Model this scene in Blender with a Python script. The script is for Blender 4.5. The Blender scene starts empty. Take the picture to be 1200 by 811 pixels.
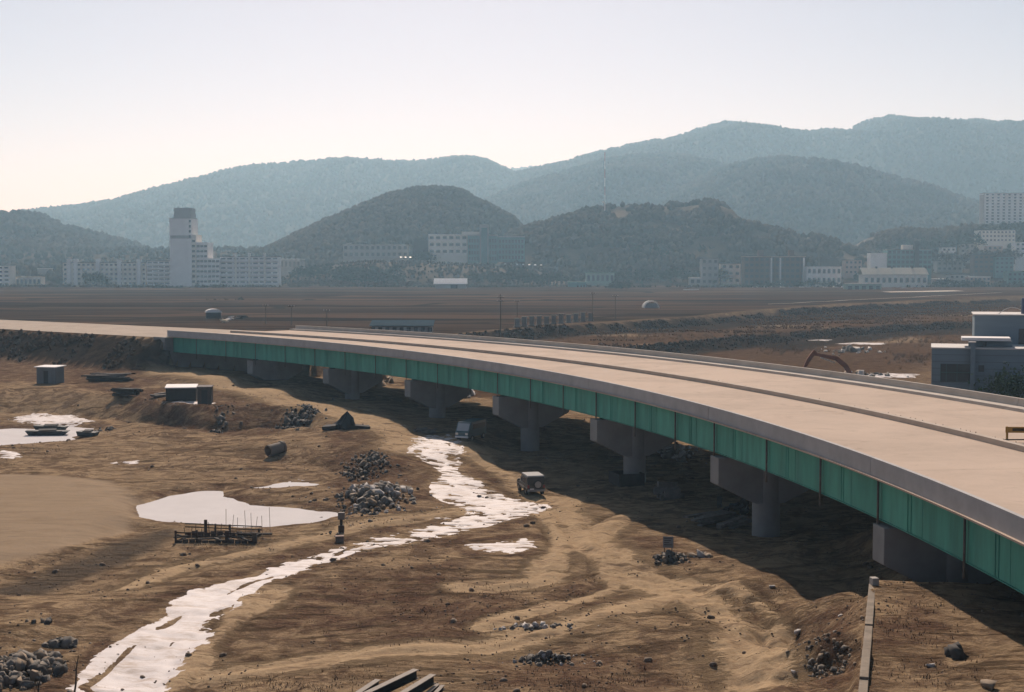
import bpy, math, random
import numpy as np
from mathutils import Vector, Matrix, Euler

# ------------------------------------------------------------------ camera, sky, sun, exposure
SC = bpy.context.scene
COL = SC.collection
R = math.radians
F, HC, HOR = 1666.7, 20.6, 312.0            # focal length in photo pixels, eye height, horizon row
PITCH = math.atan((405.5 - HOR) / F)
cam_d = bpy.data.cameras.new('camera'); cam = bpy.data.objects.new('camera', cam_d); COL.objects.link(cam)
cam_d.lens = 50; cam_d.sensor_width = 36; cam_d.sensor_fit = 'HORIZONTAL'
cam_d.clip_start = 0.5; cam_d.clip_end = 30000
cam.location = (0, 0, HC); cam.rotation_euler = (math.pi/2 - PITCH, 0, 0)
SC.camera = cam

SUN_AZ, SUN_EL = R(-3), R(36)            # azimuth from the view direction, positive to the right
world = bpy.data.worlds.new('World'); SC.world = world; world.use_nodes = True
wn = world.node_tree.nodes; wl = world.node_tree.links
for n in list(wn): wn.remove(n)
sky = wn.new('ShaderNodeTexSky'); sky.sky_type = 'NISHITA'; sky.sun_disc = False
sky.sun_elevation = SUN_EL; sky.sun_rotation = SUN_AZ
sky.altitude = 50; sky.air_density = 0.30; sky.dust_density = 0.35; sky.ozone_density = 0.8
bg = wn.new('ShaderNodeBackground'); bg.inputs['Strength'].default_value = 0.13
wo = wn.new('ShaderNodeOutputWorld')
tint = wn.new('ShaderNodeMix'); tint.data_type = 'RGBA'; tint.blend_type = 'MULTIPLY'; tint.inputs[0].default_value = 1.0
tint.inputs[7].default_value = (1.10, 0.86, 0.73, 1)       # the warm cast of the film
wl.new(sky.outputs[0], tint.inputs[6]); wl.new(tint.outputs[2], bg.inputs[0]); wl.new(bg.outputs[0], wo.inputs[0])

sun_d = bpy.data.lights.new('sun', 'SUN'); sun = bpy.data.objects.new('sun', sun_d); COL.objects.link(sun)
sun_d.energy = 5.0; sun_d.angle = R(0.6); sun_d.color = (1.0, 0.895, 0.805)
to_sun = Vector((math.sin(SUN_AZ)*math.cos(SUN_EL), math.cos(SUN_AZ)*math.cos(SUN_EL), math.sin(SUN_EL)))
sun.rotation_euler = to_sun.to_track_quat('Z', 'Y').to_euler()
sun.location = to_sun*900

SC.view_settings.view_transform = 'Standard'; SC.view_settings.look = 'None'
SC.view_settings.gamma = 1; SC.view_settings.exposure = 0.1
SC.view_settings.use_curve_mapping = False
SC.render.engine = 'CYCLES'
SC.cycles.max_bounces = 6; SC.cycles.diffuse_bounces = 1; SC.cycles.glossy_bounces = 2
SC.cycles.transmission_bounces = 2; SC.cycles.volume_bounces = 2; SC.cycles.transparent_max_bounces = 8
HAZE_DENSITY, HAZE_COLOR, HAZE_G = 1.95e-4, (0.46, 0.755, 1.0), 0.34

rng = random.Random(11)
nrng = np.random.default_rng(5)

# ------------------------------------------------------------------ helpers: pixels to places
def ray(x, y):
    u = (x-600)/F; v = -(y-405.5)/F
    return np.array([u, math.cos(PITCH)+v*math.sin(PITCH), -math.sin(PITCH)+v*math.cos(PITCH)])
def P(x, y, z):                              # where the ray through a pixel meets height z
    d = ray(x, y); t = (z-HC)/d[2]; return np.array([d[0]*t, d[1]*t, z])
def W(x, y, Y):                              # where it meets the upright plane at distance Y
    d = ray(x, y); t = Y/d[1]; return np.array([d[0]*t, Y, HC+d[2]*t])

# ------------------------------------------------------------------ helpers: noise
def _hash(ix, iy, seed):
    h = (ix.astype(np.int64)*374761393 + iy.astype(np.int64)*668265263 + seed*974634777) & 0xffffffff
    h = ((h ^ (h >> 13))*1274126177) & 0xffffffff
    h = ((h ^ (h >> 16))*2246822519) & 0xffffffff
    return ((h ^ (h >> 15)) & 0xffffff)/float(0xffffff)
def vnoise(x, y, seed=0):
    x = np.asarray(x, float); y = np.asarray(y, float)
    fx = np.floor(x); fy = np.floor(y); tx = x-fx; ty = y-fy
    tx = tx*tx*tx*(tx*(tx*6-15)+10); ty = ty*ty*ty*(ty*(ty*6-15)+10)
    a = _hash(fx, fy, seed); b = _hash(fx+1, fy, seed); c = _hash(fx, fy+1, seed); d = _hash(fx+1, fy+1, seed)
    return (a*(1-tx)+b*tx)*(1-ty) + (c*(1-tx)+d*tx)*ty
def fbm(x, y, oct=4, seed=0, gain=0.5):
    s = 0; a = 1; tot = 0
    for k in range(oct):
        s = s + a*(vnoise(x*2**k+17.3*k, y*2**k-9.1*k, seed+k)-0.5); tot += a; a *= gain
    return s/tot*2
def sstep(a, b, x):
    t = np.clip((x-a)/(b-a), 0, 1); return t*t*(3-2*t)
def poly_sd(px, py, poly):                   # signed distance, positive inside
    d = np.full(px.shape, 1e9); inside = np.zeros(px.shape, bool)
    n = len(poly)
    for i in range(n):
        ax, ay = poly[i]; bx, by = poly[(i+1) % n]
        ex, ey = bx-ax, by-ay; L = ex*ex+ey*ey+1e-9
        t = np.clip(((px-ax)*ex+(py-ay)*ey)/L, 0, 1)
        d = np.minimum(d, np.hypot(px-ax-t*ex, py-ay-t*ey))
        c = ((ay > py) != (by > py)) & (px < (bx-ax)*(py-ay)/(by-ay+1e-12)+ax)
        inside ^= c
    return np.where(inside, d, -d)
def line_d(px, py, pts):
    d = np.full(px.shape, 1e9)
    for (ax, ay), (bx, by) in zip(pts[:-1], pts[1:]):
        ex, ey = bx-ax, by-ay; L = ex*ex+ey*ey+1e-9
        t = np.clip(((px-ax)*ex+(py-ay)*ey)/L, 0, 1)
        d = np.minimum(d, np.hypot(px-ax-t*ex, py-ay-t*ey))
    return d
def G(pts, z=0.0): return [tuple(P(a, b, z)[:2]) for a, b in pts]

# ------------------------------------------------------------------ helpers: materials
MATS = {}
def mat(name, color, rough=0.85, var=0.25, scale=1.5, bump=0.0, metal=0.0, color2=None, detail=5, stretch=None, spec=0.3, coat=0.0):
    if name in MATS: return MATS[name]
    m = bpy.data.materials.new(name); m.use_nodes = True; nt = m.node_tree; N = nt.nodes; L = nt.links
    b = N['Principled BSDF']; b.inputs['Roughness'].default_value = rough; b.inputs['Metallic'].default_value = metal
    b.inputs['Specular IOR Level'].default_value = spec; b.inputs['Coat Weight'].default_value = coat
    tc = N.new('ShaderNodeTexCoord'); src = tc.outputs['Object']
    if stretch:
        mp = N.new('ShaderNodeMapping'); mp.inputs['Scale'].default_value = stretch; L.new(src, mp.inputs[0]); src = mp.outputs[0]
    nz = N.new('ShaderNodeTexNoise'); nz.inputs['Scale'].default_value = scale; nz.inputs['Detail'].default_value = detail
    nz.inputs['Roughness'].default_value = 0.65; L.new(src, nz.inputs['Vector'])
    cr = N.new('ShaderNodeValToRGB'); c = color; d = color2 or tuple(max(0, x*(1-var)) for x in c); e = tuple(min(1, x*(1+var*0.6)) for x in c)
    cr.color_ramp.elements[0].position = 0.28; cr.color_ramp.elements[0].color = (*d, 1)
    cr.color_ramp.elements[1].position = 0.72; cr.color_ramp.elements[1].color = (*e, 1)
    L.new(nz.outputs['Fac'], cr.inputs[0]); L.new(cr.outputs[0], b.inputs['Base Color'])
    if bump:
        bp = N.new('ShaderNodeBump'); bp.inputs['Strength'].default_value = bump; bp.inputs['Distance'].default_value = 0.05
        L.new(nz.outputs['Fac'], bp.inputs['Height']); L.new(bp.outputs[0], b.inputs['Normal'])
    MATS[name] = m; return m

# ------------------------------------------------------------------ helpers: meshes and objects
class MB:
    def __init__(s): s.v = []; s.f = []
    def add(s, vs, fs):
        o = len(s.v); s.v += [tuple(map(float, q)) for q in vs]; s.f += [tuple(i+o for i in f) for f in fs]; return s
    def box(s, x0, x1, y0, y1, z0, z1):
        return s.add([(x0,y0,z0),(x1,y0,z0),(x1,y1,z0),(x0,y1,z0),(x0,y0,z1),(x1,y0,z1),(x1,y1,z1),(x0,y1,z1)],
                     [(0,3,2,1),(4,5,6,7),(0,1,5,4),(1,2,6,5),(2,3,7,6),(3,0,4,7)])
    def obox(s, c, size, rz=0, rx=0, ry=0):
        M = Matrix.Translation(Vector(c)) @ Euler((rx, ry, rz)).to_matrix().to_4x4()
        h = [q/2 for q in size]
        vs = [M @ Vector((a*h[0], b*h[1], d*h[2])) for a, b, d in
              [(-1,-1,-1),(1,-1,-1),(1,1,-1),(-1,1,-1),(-1,-1,1),(1,-1,1),(1,1,1),(-1,1,1)]]
        return s.add(vs, [(0,3,2,1),(4,5,6,7),(0,1,5,4),(1,2,6,5),(2,3,7,6),(3,0,4,7)])
    def tube(s, p0, p1, r0, r1=None, n=10, caps=True):
        r1 = r0 if r1 is None else r1
        p0 = Vector(p0); p1 = Vector(p1); d = (p1-p0).normalized()
        a = d.orthogonal().normalized(); b = d.cross(a); vs = []
        for p, r in ((p0, r0), (p1, r1)):
            for k in range(n):
                t = 2*math.pi*k/n; vs.append(p + (a*math.cos(t)+b*math.sin(t))*r)
        fs = [(k, (k+1) % n, n+(k+1) % n, n+k) for k in range(n)]
        if caps: fs += [tuple(range(n-1, -1, -1)), tuple(range(n, 2*n))]
        return s.add(vs, fs)
    def ring(s, p0, p1, ro, ri, n=20):       # open pipe with wall thickness
        p0 = Vector(p0); p1 = Vector(p1); d = (p1-p0).normalized(); a = d.orthogonal().normalized(); b = d.cross(a); vs = []
        for p, r in ((p0, ro), (p1, ro), (p1, ri), (p0, ri)):
            for k in range(n):
                t = 2*math.pi*k/n; vs.append(p + (a*math.cos(t)+b*math.sin(t))*r)
        fs = []
        for j in range(4):
            A = j*n; B = ((j+1) % 4)*n
            fs += [(A+k, A+(k+1) % n, B+(k+1) % n, B+k) for k in range(n)]
        return s.add(vs, fs)
    def prism(s, poly, y0, y1):              # polygon in x,z pushed along y
        n = len(poly); vs = [(x, y0, z) for x, z in poly] + [(x, y1, z) for x, z in poly]
        fs = [tuple(range(n)), tuple(range(2*n-1, n-1, -1))] + [(k, n+k, n+(k+1) % n, (k+1) % n) for k in range(n)]
        return s.add(vs, fs)
    def mesh(s, name, material, smooth=False):
        me = bpy.data.meshes.new(name); me.from_pydata(s.v, [], s.f); me.update()
        if material: me.materials.append(material)
        if smooth: me.polygons.foreach_set('use_smooth', [True]*len(me.polygons))
        return me
    def build(s, name, material, parent=None, world=False, smooth=False, bevel=0):
        o = bpy.data.objects.new(name, s.mesh(name, material, smooth)); COL.objects.link(o)
        if parent is not None:
            o.parent = parent
            if world:
                q = parent
                off = Vector((0, 0, 0))
                while q is not None: off += q.location; q = q.parent
                o.data.transform(Matrix.Translation(-off))
        if bevel:
            md = o.modifiers.new('bevel', 'BEVEL'); md.width = bevel; md.segments = 2; md.limit_method = 'ANGLE'
        return o
def tag(o, label=None, cat=None, group=None, kind=None):
    if label: o['label'] = label
    if cat: o['category'] = cat
    if group: o['group'] = group
    if kind: o['kind'] = kind
    return o
def thing(name, label, cat, loc=(0, 0, 0), rz=0, group=None):
    o = bpy.data.objects.new(name, None); COL.objects.link(o); o.location = tuple(float(q) for q in loc); o.rotation_euler = (0, 0, rz)
    o.empty_display_size = 0.3
    return tag(o, label, cat, group)
def inst(name, me, parent=None, loc=(0, 0, 0), rot=(0, 0, 0), scale=(1, 1, 1)):
    o = bpy.data.objects.new(name, me); COL.objects.link(o); o.parent = parent
    o.location = tuple(float(q) for q in loc); o.rotation_euler = rot; o.scale = scale if hasattr(scale, '__len__') else (scale,)*3
    return o
def grid_mesh(name, X, Y, Z, material, attrs=None, smooth=True):   # X,Y,Z arrays (ny,nx)
    ny, nx = Z.shape
    co = np.stack([X, Y, Z], -1).reshape(-1, 3).astype(np.float32)
    idx = np.arange(nx*ny).reshape(ny, nx)
    q = np.stack([idx[:-1, :-1], idx[:-1, 1:], idx[1:, 1:], idx[1:, :-1]], -1).reshape(-1, 4)
    me = bpy.data.meshes.new(name); me.vertices.add(len(co)); me.vertices.foreach_set('co', co.ravel())
    me.loops.add(q.size); me.loops.foreach_set('vertex_index', q.ravel().astype(np.int32))
    me.polygons.add(len(q)); me.polygons.foreach_set('loop_start', np.arange(0, q.size, 4, dtype=np.int32))
    me.update(calc_edges=True)
    if smooth: me.polygons.foreach_set('use_smooth', np.ones(len(q), bool))
    me.materials.append(material)
    for an, arr in (attrs or {}).items():
        a = me.color_attributes.new(an, 'FLOAT_COLOR', 'POINT')
        a.data.foreach_set('color', np.asarray(arr, np.float32).reshape(-1, 4).ravel())
    me.validate(); return me
def raw_mesh(name, V, T, material, tint=None, smooth=False):       # triangle soup from arrays
    me = bpy.data.meshes.new(name); me.vertices.add(len(V)); me.vertices.foreach_set('co', np.asarray(V, np.float32).ravel())
    k = T.shape[1]
    me.loops.add(T.size); me.loops.foreach_set('vertex_index', T.ravel().astype(np.int32))
    me.polygons.add(len(T)); me.polygons.foreach_set('loop_start', np.arange(0, T.size, k, dtype=np.int32))
    me.update(calc_edges=True); me.materials.append(material)
    if smooth: me.polygons.foreach_set('use_smooth', np.ones(len(T), bool))
    if tint is not None:
        a = me.color_attributes.new('tint', 'FLOAT_COLOR', 'POINT')
        c = np.ones((len(V), 4), np.float32); c[:, :3] = tint; a.data.foreach_set('color', c.ravel())
    return me

# ------------------------------------------------------------------ the bridge's plan: an arc
BC = np.array([-240.05, 47.42]); BR = 261.75; BW = 26.5
TH_END = 45.6
def arc(s, th, z=0.0):                       # s metres in from the near edge, th degrees along the arc
    t = R(th); r = BR+s; return (BC[0]+r*math.cos(t), BC[1]+r*math.sin(t), z)

# ------------------------------------------------------------------ terrain
CP = [ # photo column, row, ground height
 (50,640,.3),(250,650,0),(400,640,0),(600,612,0),(700,625,0),(450,700,.1),(650,690,0),(800,690,0),(880,722,.2),(300,760,.2),
 (120,745,.4),(30,725,.9),(20,790,.5),(200,800,.1),(100,660,-.2),(20,690,-.3),(190,622,-.2),(30,610,.5),(120,600,.35),(0,570,.5),
 (30,510,-.15),(100,507,-.1),(60,545,.15),(200,522,.35),(160,560,.1),(250,560,.1),(300,590,-.1),(420,610,.2),(480,620,0),
 (55,448,3.0),(20,446,3.0),(100,452,2.9),(150,457,2.8),(210,470,2.7),(240,474,2.6),(20,425,3.5),(100,425,3.7),(170,430,3.9),
 (300,455,2.9),(250,442,3.5),(-60,440,3.2),(-60,505,-.1),(-60,600,.3),(-60,700,.5),
 (30,490,.15),(120,494,.2),(200,500,.5),(255,512,.6),(300,508,1.1),(300,535,.5),(345,482,2.2),(405,492,2.2),(425,502,2.0),
 (335,517,1.3),(400,527,1.7),(430,540,1.4),(460,515,1.6),(500,512,1.2),(470,560,.6),(430,575,.5),(530,592,0),(560,550,.3),
 (350,555,.2),(375,560,.2),(373,473,2.6),(517,516,1.4),(902,680,1.0),(821,642,.5),(248,440,4.2),(640,578,-.2),(429,489,2.2),(307,456,3.4),
 (620,527,0),(510,490,1.3),(410,470,1.7),(320,446,3.0),(235,436,4.2),(740,570,0),(895,627,0),(990,660,.8),(960,700,.6),
 (450,450,1.1),(560,470,.4),(680,480,.1),(800,520,0),(900,540,0),(1050,560,.4),(700,470,0),(850,480,0),(1000,500,0),
 (1024,682,4.7),(1200,790,5.0),(1100,722,4.7),(1050,808,4.9),(1150,700,4.6),(1200,740,4.8),(1080,690,4.4),(1300,800,5.2),
 (998,730,2.9),(1001,690,2.7),(965,712,.9),(925,765,.4),(985,806,2.6),(935,806,.8),(960,760,1.2),
 (600,811,1.1),(690,802,.9),(560,800,.7),(450,811,.9),(380,811,.5),(760,806,.3),(850,808,.2),(640,775,.4),
]
cpw = np.array([P(a, b, z) for a, b, z in CP])
cpw = np.vstack([cpw, [(-30,40,2),(0,40,3),(15,45,4.5),(40,40,5.2),(-60,45,1.5),(-100,60,.8),(-130,120,.3),(-110,160,0),(60,80,5),(70,110,4),
                       (60,150,1.5),(45,170,.2),(70,200,0),(-130,215,3.2),(-40,250,1.2),(-20,280,1.0),(0,5,8),(40,5,7),(-60,5,6),(26,60,4.8),(30,85,4.6),(26,95,2.8),(24,105,.6)]])
def near_h(x, y):
    num = np.zeros_like(x); den = np.zeros_like(x)
    for cx, cy, cz in cpw:
        # the pictures's far ground is seen at a flat angle: points there reach further along y
        sy = 1.0 if cy < 150 else 0.75
        d2 = (x-cx)**2 + ((y-cy)*sy)**2
        w = 1/(d2+4.0)**2.0
        num += w*cz; den += w
    return num/den
lev = np.array([P(a, b, 4)[:2] for a, b in [(520,396),(560,391),(640,384),(720,379),(800,374),(900,364),(1000,357),(1150,350),(1300,344)]])
lev = np.vstack([[(-300,560),(-90,330),(-40,300)], lev, [(1500,900)]])
st2 = np.array([P(a, b, 1.5)[:2] for a, b in [(700,412),(800,403),(880,395),(950,388),(1050,381),(1140,378),(1250,372)]])
st2 = np.vstack([[(-60,250),(0,300)], st2, [(900,700)]])
T_AX = np.array([-math.sin(R(TH_END)), math.cos(R(TH_END))]); N_AX = np.array([math.cos(R(TH_END)), math.sin(R(TH_END))])
AB = np.array(arc(0, TH_END)[:2])
def far_h(x, y):
    yl = np.interp(x, lev[:, 0], lev[:, 1]) + 5*fbm(x/40, y*0, 3, 71)
    y2 = np.interp(x, st2[:, 0], st2[:, 1]) + 6*fbm(x/25, y*0+3, 3, 72)
    h = 1.9*sstep(-7, 0, y-y2) + 2.4*sstep(-7, 0, y-yl)
    h = h + 14*sstep(1150, 1360, y) + 22*sstep(1360, 1750, y)
    return h
def ground_h(x, y):
    w = sstep(245, 300, y + 0.25*np.clip(x, -400, 60))
    w = np.maximum(w, sstep(55, 110, x)*sstep(110, 150, y))
    w = np.maximum(w, sstep(130, 220, -x))
    hn = near_h(x, y) if x.size else x
    hf = far_h(x, y)
    hl = np.where(x < -130, 3.2*sstep(170, 210, y), hf)      # left of the frame the low terrace simply goes on
    hf = np.where((x < -100) & (y < 300), hl, hf)
    h = hn*(1-w) + hf*w
    near = 1-sstep(220, 380, y)
    # hummocks, ruts and dug edges of a site where machines have been working
    lump = fbm(x/7, y/7, 4, 3)
    h = h + near*(0.13*lump + 0.13*fbm(x/1.7, y/1.2, 4, 9, .7)*(0.25+0.75*sstep(-.25, .35, fbm(x/11, y/11, 2, 14)))) + (1-near)*0.25*fbm(x/30, y/30, 3, 4)
    rid = 1-np.abs(fbm(x/12+4, y/9, 3, 21))*2.2
    h = h + near*0.16*np.clip(rid-0.55, 0, 1)
    return h

# areas of the ground, read off the photograph and laid on it
POND = G([(156,601),(162,592),(205,580),(255,573.5),(304,571),(284,575.5),(262,582),(285,588),(293,592.5),(330,594),(370,598),(392,600.5),(402,604),(365,613),(320,617),(280,617.5),(230,613.5),(190,610.5),(165,606)], -.2)
ICE = G([(-40,506),(15,502),(45,503),(70,500),(112,502),(100,508),(84,512),(88,516),(50,519),(10,522),(-40,526)], -.15)
ICE2 = G([(300,572),(318,568.5),(335,566),(365,565.5),(392,567),(370,570),(340,571),(320,573)], -.05)
SNOW = G([(78,830),(105,795),(150,757),(185,727),(205,708),(250,690),(292,676),(335,660),(380,645),(425,632),(470,622),(515,612),(545,604),(528,592),(505,585),(498,575),(515,562),(500,553),(474,545),(480,530),(490,522),(528,520),(545,530),(548,545),(540,553),(556,562),(580,571),(600,580),(640,588),(652,592),(632,602),(600,610),(570,618),(520,630),(470,640),(430,648),(380,662),(350,671),(325,683),(300,700),(270,722),(240,748),(215,775),(185,830)])
SNOW2 = G([(540,641),(565,636),(590,635),(615,630),(635,637),(632,645),(600,650),(570,648)])
SNOW3 = G([(500,607),(560,604),(575,612),(540,618)])
SANDF = G([(-30,560),(60,560),(130,566),(166,588),(172,606),(150,622),(100,640),(40,656),(-30,668)])
SILT = G([(-30,690),(40,672),(110,648),(170,622),(205,616),(225,624),(190,640),(120,668),(60,690),(-30,712)])
TRACKS = [(G([(655,585),(672,615),(700,650),(745,680),(800,702),(840,722),(875,760),(900,830)]), 3.2),
          (G([(250,800),(340,790),(450,775),(560,770),(650,750),(720,728),(790,703)]), 2.4),
          (G([(150,690),(220,662),(330,640),(430,618),(540,600)]), 2.2),
          ([tuple(P(*q)[:2]) for q in [(105,399,5.0),(150,415,4.4),(200,434,4.1),(290,455,3.3),(370,476,2.5),(450,500,1.8),(490,518,1.2),(470,532,1.0)]], 5.5),
          (G([(700,640),(760,672),(800,680),(850,690),(900,720),(915,760)], .3), 1.5), (G([(560,745),(640,720),(720,690),(700,650)]), 1.3),
          (G([(180,830),(230,775),(280,725),(320,695)]), 1.6),
          (G([(640,600),(660,640),(640,680),(560,690)]), 2.2),
          (G([(735,605),(700,620),(690,645),(720,655)]), 2.0),
          (G([(520,520),(600,560),(650,590)], .2), 2.4)]
BROWN = [(G([(350,690),(430,668),(520,665),(600,690),(660,720),(640,745),(520,760),(400,755),(320,740)]), 3.0),
         (G([(575,800),(640,772),(720,780),(790,800),(780,840),(560,840)]), 2.5),
         (G([(640,680),(700,690),(740,715),(700,730),(640,720)]), 2.0),
         (G([(720,620),(790,635),(850,668),(800,668),(730,650)]), 2.0),
         (G([(380,520),(440,530),(480,560),(470,600),(400,600),(390,560)]), 2.0),
         (G([(960,720),(1000,690),(1000,820),(930,820)], 2), 2.0),
         (G([(-30,395),(90,398),(150,420),(190,440),(150,455),(60,440),(-30,440)], 4.0), 2.5), (G([(120,462),(200,455),(300,468),(360,485),(300,495),(180,480)], 2.7), 2.0),
         (G([(1030,690),(1100,700),(1120,740),(1040,750)], 4.7), 1.5)]
def B(pts): return [tuple(P(*q)[:2]) for q in pts]
BANKS = [(B([(-150,452,3),(-20,455,3),(50,454,3),(100,458,2.9),(150,465,2.8),(200,474,2.6),(250,480,2.5),(300,478,2.5),(345,480,2.4),(385,488,2.3)]),
          B([(-150,488,.1),(-20,489,.1),(50,489,.1),(110,494,.2),(150,496,.3),(200,499,.4),(255,508,.5),(300,500,1.0),(345,500,1.1),(385,506,1.2)]), 2.85, .3),
         (B([(312,519,1.6),(335,515,1.7),(370,517,1.8),(410,522,1.8),(440,530,1.7),(462,542,1.4)]),
          B([(305,541,.3),(335,545,.3),(370,553,.25),(410,562,.3),(440,566,.4),(462,562,.5)]), 1.75, .3)]
def site_h(x, y):
    h = ground_h(x, y)
    m = (y < 260) & (y > 40) & (np.abs(x) < 130)
    for poly, lvl in ((POND, -.2), (ICE, -.15), (ICE2, -.02)):
        sd = np.full(x.shape, -99.0); sd[m] = poly_sd(x[m], y[m], poly)
        sd = sd + 0.5*fbm(x/1.7, y/1.7, 3, 33)
        tgt = lvl - np.clip(0.16*sd, -0.5, 0.45)
        w = np.where(sd > 0, 1.0, np.exp(-(sd/2.6)**2))
        h = h*(1-w) + tgt*w
    for poly in (SNOW,):                     # the snow lies in a worn hollow way
        sd = np.full(x.shape, -99.0); sd[m] = poly_sd(x[m], y[m], poly)
        h = h - 0.12*sstep(-1, 2, sd)
    sd = np.full(x.shape, -99.0); sd[m] = poly_sd(x[m], y[m], SANDF)
    w = sstep(0, 4, sd)*0.92; h = h*(1-w) + (0.45+0.05*fbm(x/6, y/6, 2, 44))*w
    # cut banks: the terrace edge at the left and the mound above the pond
    for top, foot, zt, zf in BANKS:
        xt = np.array(top); xf = np.array(foot)
        yt = np.interp(x, xt[:, 0], xt[:, 1]) + 1.2*fbm(x/3.2, y*0, 3, 55); yf = np.interp(x, xf[:, 0], xf[:, 1]) + 1.6*fbm(x/5, y*0+7, 3, 56)
        yf = yf + 0.28*(yt-yf); t = (y-yf)/np.maximum(yt-yf, 1.5)
        k = sstep(-1.2, -.1, t)*(1-sstep(1.15, 1.9, t))*sstep(xt[0, 0]-6, xt[0, 0]+3, x)*(1-sstep(xt[-1, 0]-5, xt[-1, 0]+2, x))
        prof = np.clip(t, 0, 1)**0.8
        h = h*(1-k) + k*(zf + (zt-zf)*prof + 0.22*fbm(x/1.8, y/5, 3, 57))
    # wheel ruts along the tracks
    for pts, wd in TRACKS:
        d = np.full(x.shape, 99.0); d[m] = line_d(x[m], y[m], pts)
        d = d + 0.5*fbm(x/5, y/5, 2, 41)
        h = h - 0.10*np.exp(-((np.abs(d)-0.9)/0.30)**2) + 0.05*np.exp(-(d/0.35)**2) - 0.07*np.exp(-((np.abs(d)-2.3)/0.25)**2)*(wd > 2.3)
    # the approach embankment beyond the abutment
    t = (x-AB[0])*T_AX[0] + (y-AB[1])*T_AX[1]; s = (x-AB[0])*N_AX[0] + (y-AB[1])*N_AX[1]
    top = 8.72 - 0.006*np.clip(t, 0, 120) - 4.6*sstep(150, 420, t)
    side = np.maximum(np.maximum(-0.6-s, s-BW-0.6), 0)
    emb = top - side/1.7 + 0.12*fbm(x/3, y/3, 3, 52)*(side > 0.1)
    front = np.maximum(0.55-t, 0)
    emb = np.where(side > 0.0, emb - front/1.1, np.where(t > 0.5, emb, -99))
    h = np.maximum(h, emb)
    # the terrace behind the retaining wall
    rough_ = np.exp(-((x-13.5)/4.0)**2)*sstep(48, 58, y)*(1-sstep(84, 92, y))
    h = h + 0.45*rough_*fbm(x/1.3, y/1.3, 4, 63, .65)
    wx = np.interp(y, [40, 52, 70.5, 71.5], [9.6, 12.55, 17.9, 18.1])
    k = (y > 40) & (y < 71)
    h = np.where(k & (x > wx+0.1) & (x < wx+9), np.maximum(h, 4.82-0.03*(x-wx)+0.10*fbm(x/2, y/2, 3, 61)), h)
    h = np.where(k & (x <= wx+0.1) & (x > wx-7), np.minimum(h, 4.45-0.55*(wx-x)+0.07*(wx-x)**2+0.15*fbm(x/2, y/2, 3, 62)), h)
    return h

def axis(lo, hi, step, outlo, outhi, g):
    a = list(np.arange(lo, hi, step)); s = step; q = hi
    while q < outhi: a.append(q); s *= g; q += s
    a.append(outhi); b = []; s = step; q = lo-step
    while q > outlo: b.append(q); s *= g; q -= s
    b.append(outlo); return np.array(b[::-1]+a)
gx = axis(-78, 42, 0.28, -9000, 9000, 1.065)
gy = np.concatenate([np.linspace(-400, 30, 18), np.arange(33, 56, 1.0), np.arange(56, 172, 0.28)])
s = .28; q = gy[-1]
while q < 12000: s *= (1.026 if q < 1400 else 1.12); q += s; gy = np.append(gy, q)
GX, GY = np.meshgrid(gx, gy)
GZ = site_h(GX.ravel(), GY.ravel()).reshape(GX.shape)
def H(x, y):                                 # height of the built ground
    i = min(max(np.searchsorted(gx, x)-1, 0), len(gx)-2); j = min(max(np.searchsorted(gy, y)-1, 0), len(gy)-2)
    a = (x-gx[i])/(gx[i+1]-gx[i]); b = (y-gy[j])/(gy[j+1]-gy[j])
    return float((GZ[j, i]*(1-a)+GZ[j, i+1]*a)*(1-b) + (GZ[j+1, i]*(1-a)+GZ[j+1, i+1]*a)*b)
def Hv(x, y):
    i = np.clip(np.searchsorted(gx, x)-1, 0, len(gx)-2); j = np.clip(np.searchsorted(gy, y)-1, 0, len(gy)-2)
    a = (x-gx[i])/(gx[i+1]-gx[i]); b = (y-gy[j])/(gy[j+1]-gy[j])
    return (GZ[j, i]*(1-a)+GZ[j, i+1]*a)*(1-b) + (GZ[j+1, i]*(1-a)+GZ[j+1, i+1]*a)*b
def on(x, y, z=0.0):                         # the ground point seen at a pixel
    for _ in range(8):
        p = P(x, y, z); z = 0.5*z + 0.5*H(p[0], p[1])
    p = P(x, y, z); p[2] = H(p[0], p[1]); return p

# soil kinds
fx, fy = GX.ravel(), GY.ravel()
mm = (fy < 300) & (fy > 30) & (np.abs(fx) < 140)
def region(fn):
    o = np.zeros(fx.shape); o[mm] = fn(fx[mm], fy[mm]); return o
wob = 1.2*fbm(fx/6, fy/6, 4, 81)
sandm = region(lambda x, y: sstep(-0.6, 1.0, poly_sd(x, y, SANDF) + wob[mm]))
siltm = region(lambda x, y: sstep(-1.0, 1.2, poly_sd(x, y, SILT) + wob[mm]))
trackm = np.zeros(fx.shape)
for pts, wd in TRACKS:
    trackm = np.maximum(trackm, region(lambda x, y: 1.05*(1-sstep(wd*0.15, wd*1.15, line_d(x, y, pts) + 1.1*wob[mm]))))
brownm = np.zeros(fx.shape)
for poly, wd in BROWN:
    brownm = np.maximum(brownm, region(lambda x, y: 1.05*sstep(-wd*1.2, wd*1.2, poly_sd(x, y, poly) + 1.8*wob[mm])))
for pts, wd in TRACKS:                       # darker brown bands along the wheel ruts
    brownm = np.maximum(brownm, region(lambda x, y: 0.85*np.exp(-((np.abs(line_d(x, y, pts) + 0.5*fbm(x/5, y/5, 2, 41))-0.9)/0.26)**2)))
for poly in (SNOW, SNOW2, POND, ICE):        # wet mud along the melting edges
    brownm = np.maximum(brownm, region(lambda x, y: 0.8*np.exp(-((poly_sd(x, y, poly)+0.9+0.8*wob[mm])/1.0)**2)))
gz = GZ.ravel()
tt = (fx-AB[0])*T_AX[0] + (fy-AB[1])*T_AX[1]; ss = (fx-AB[0])*N_AX[0] + (fy-AB[1])*N_AX[1]
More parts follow.
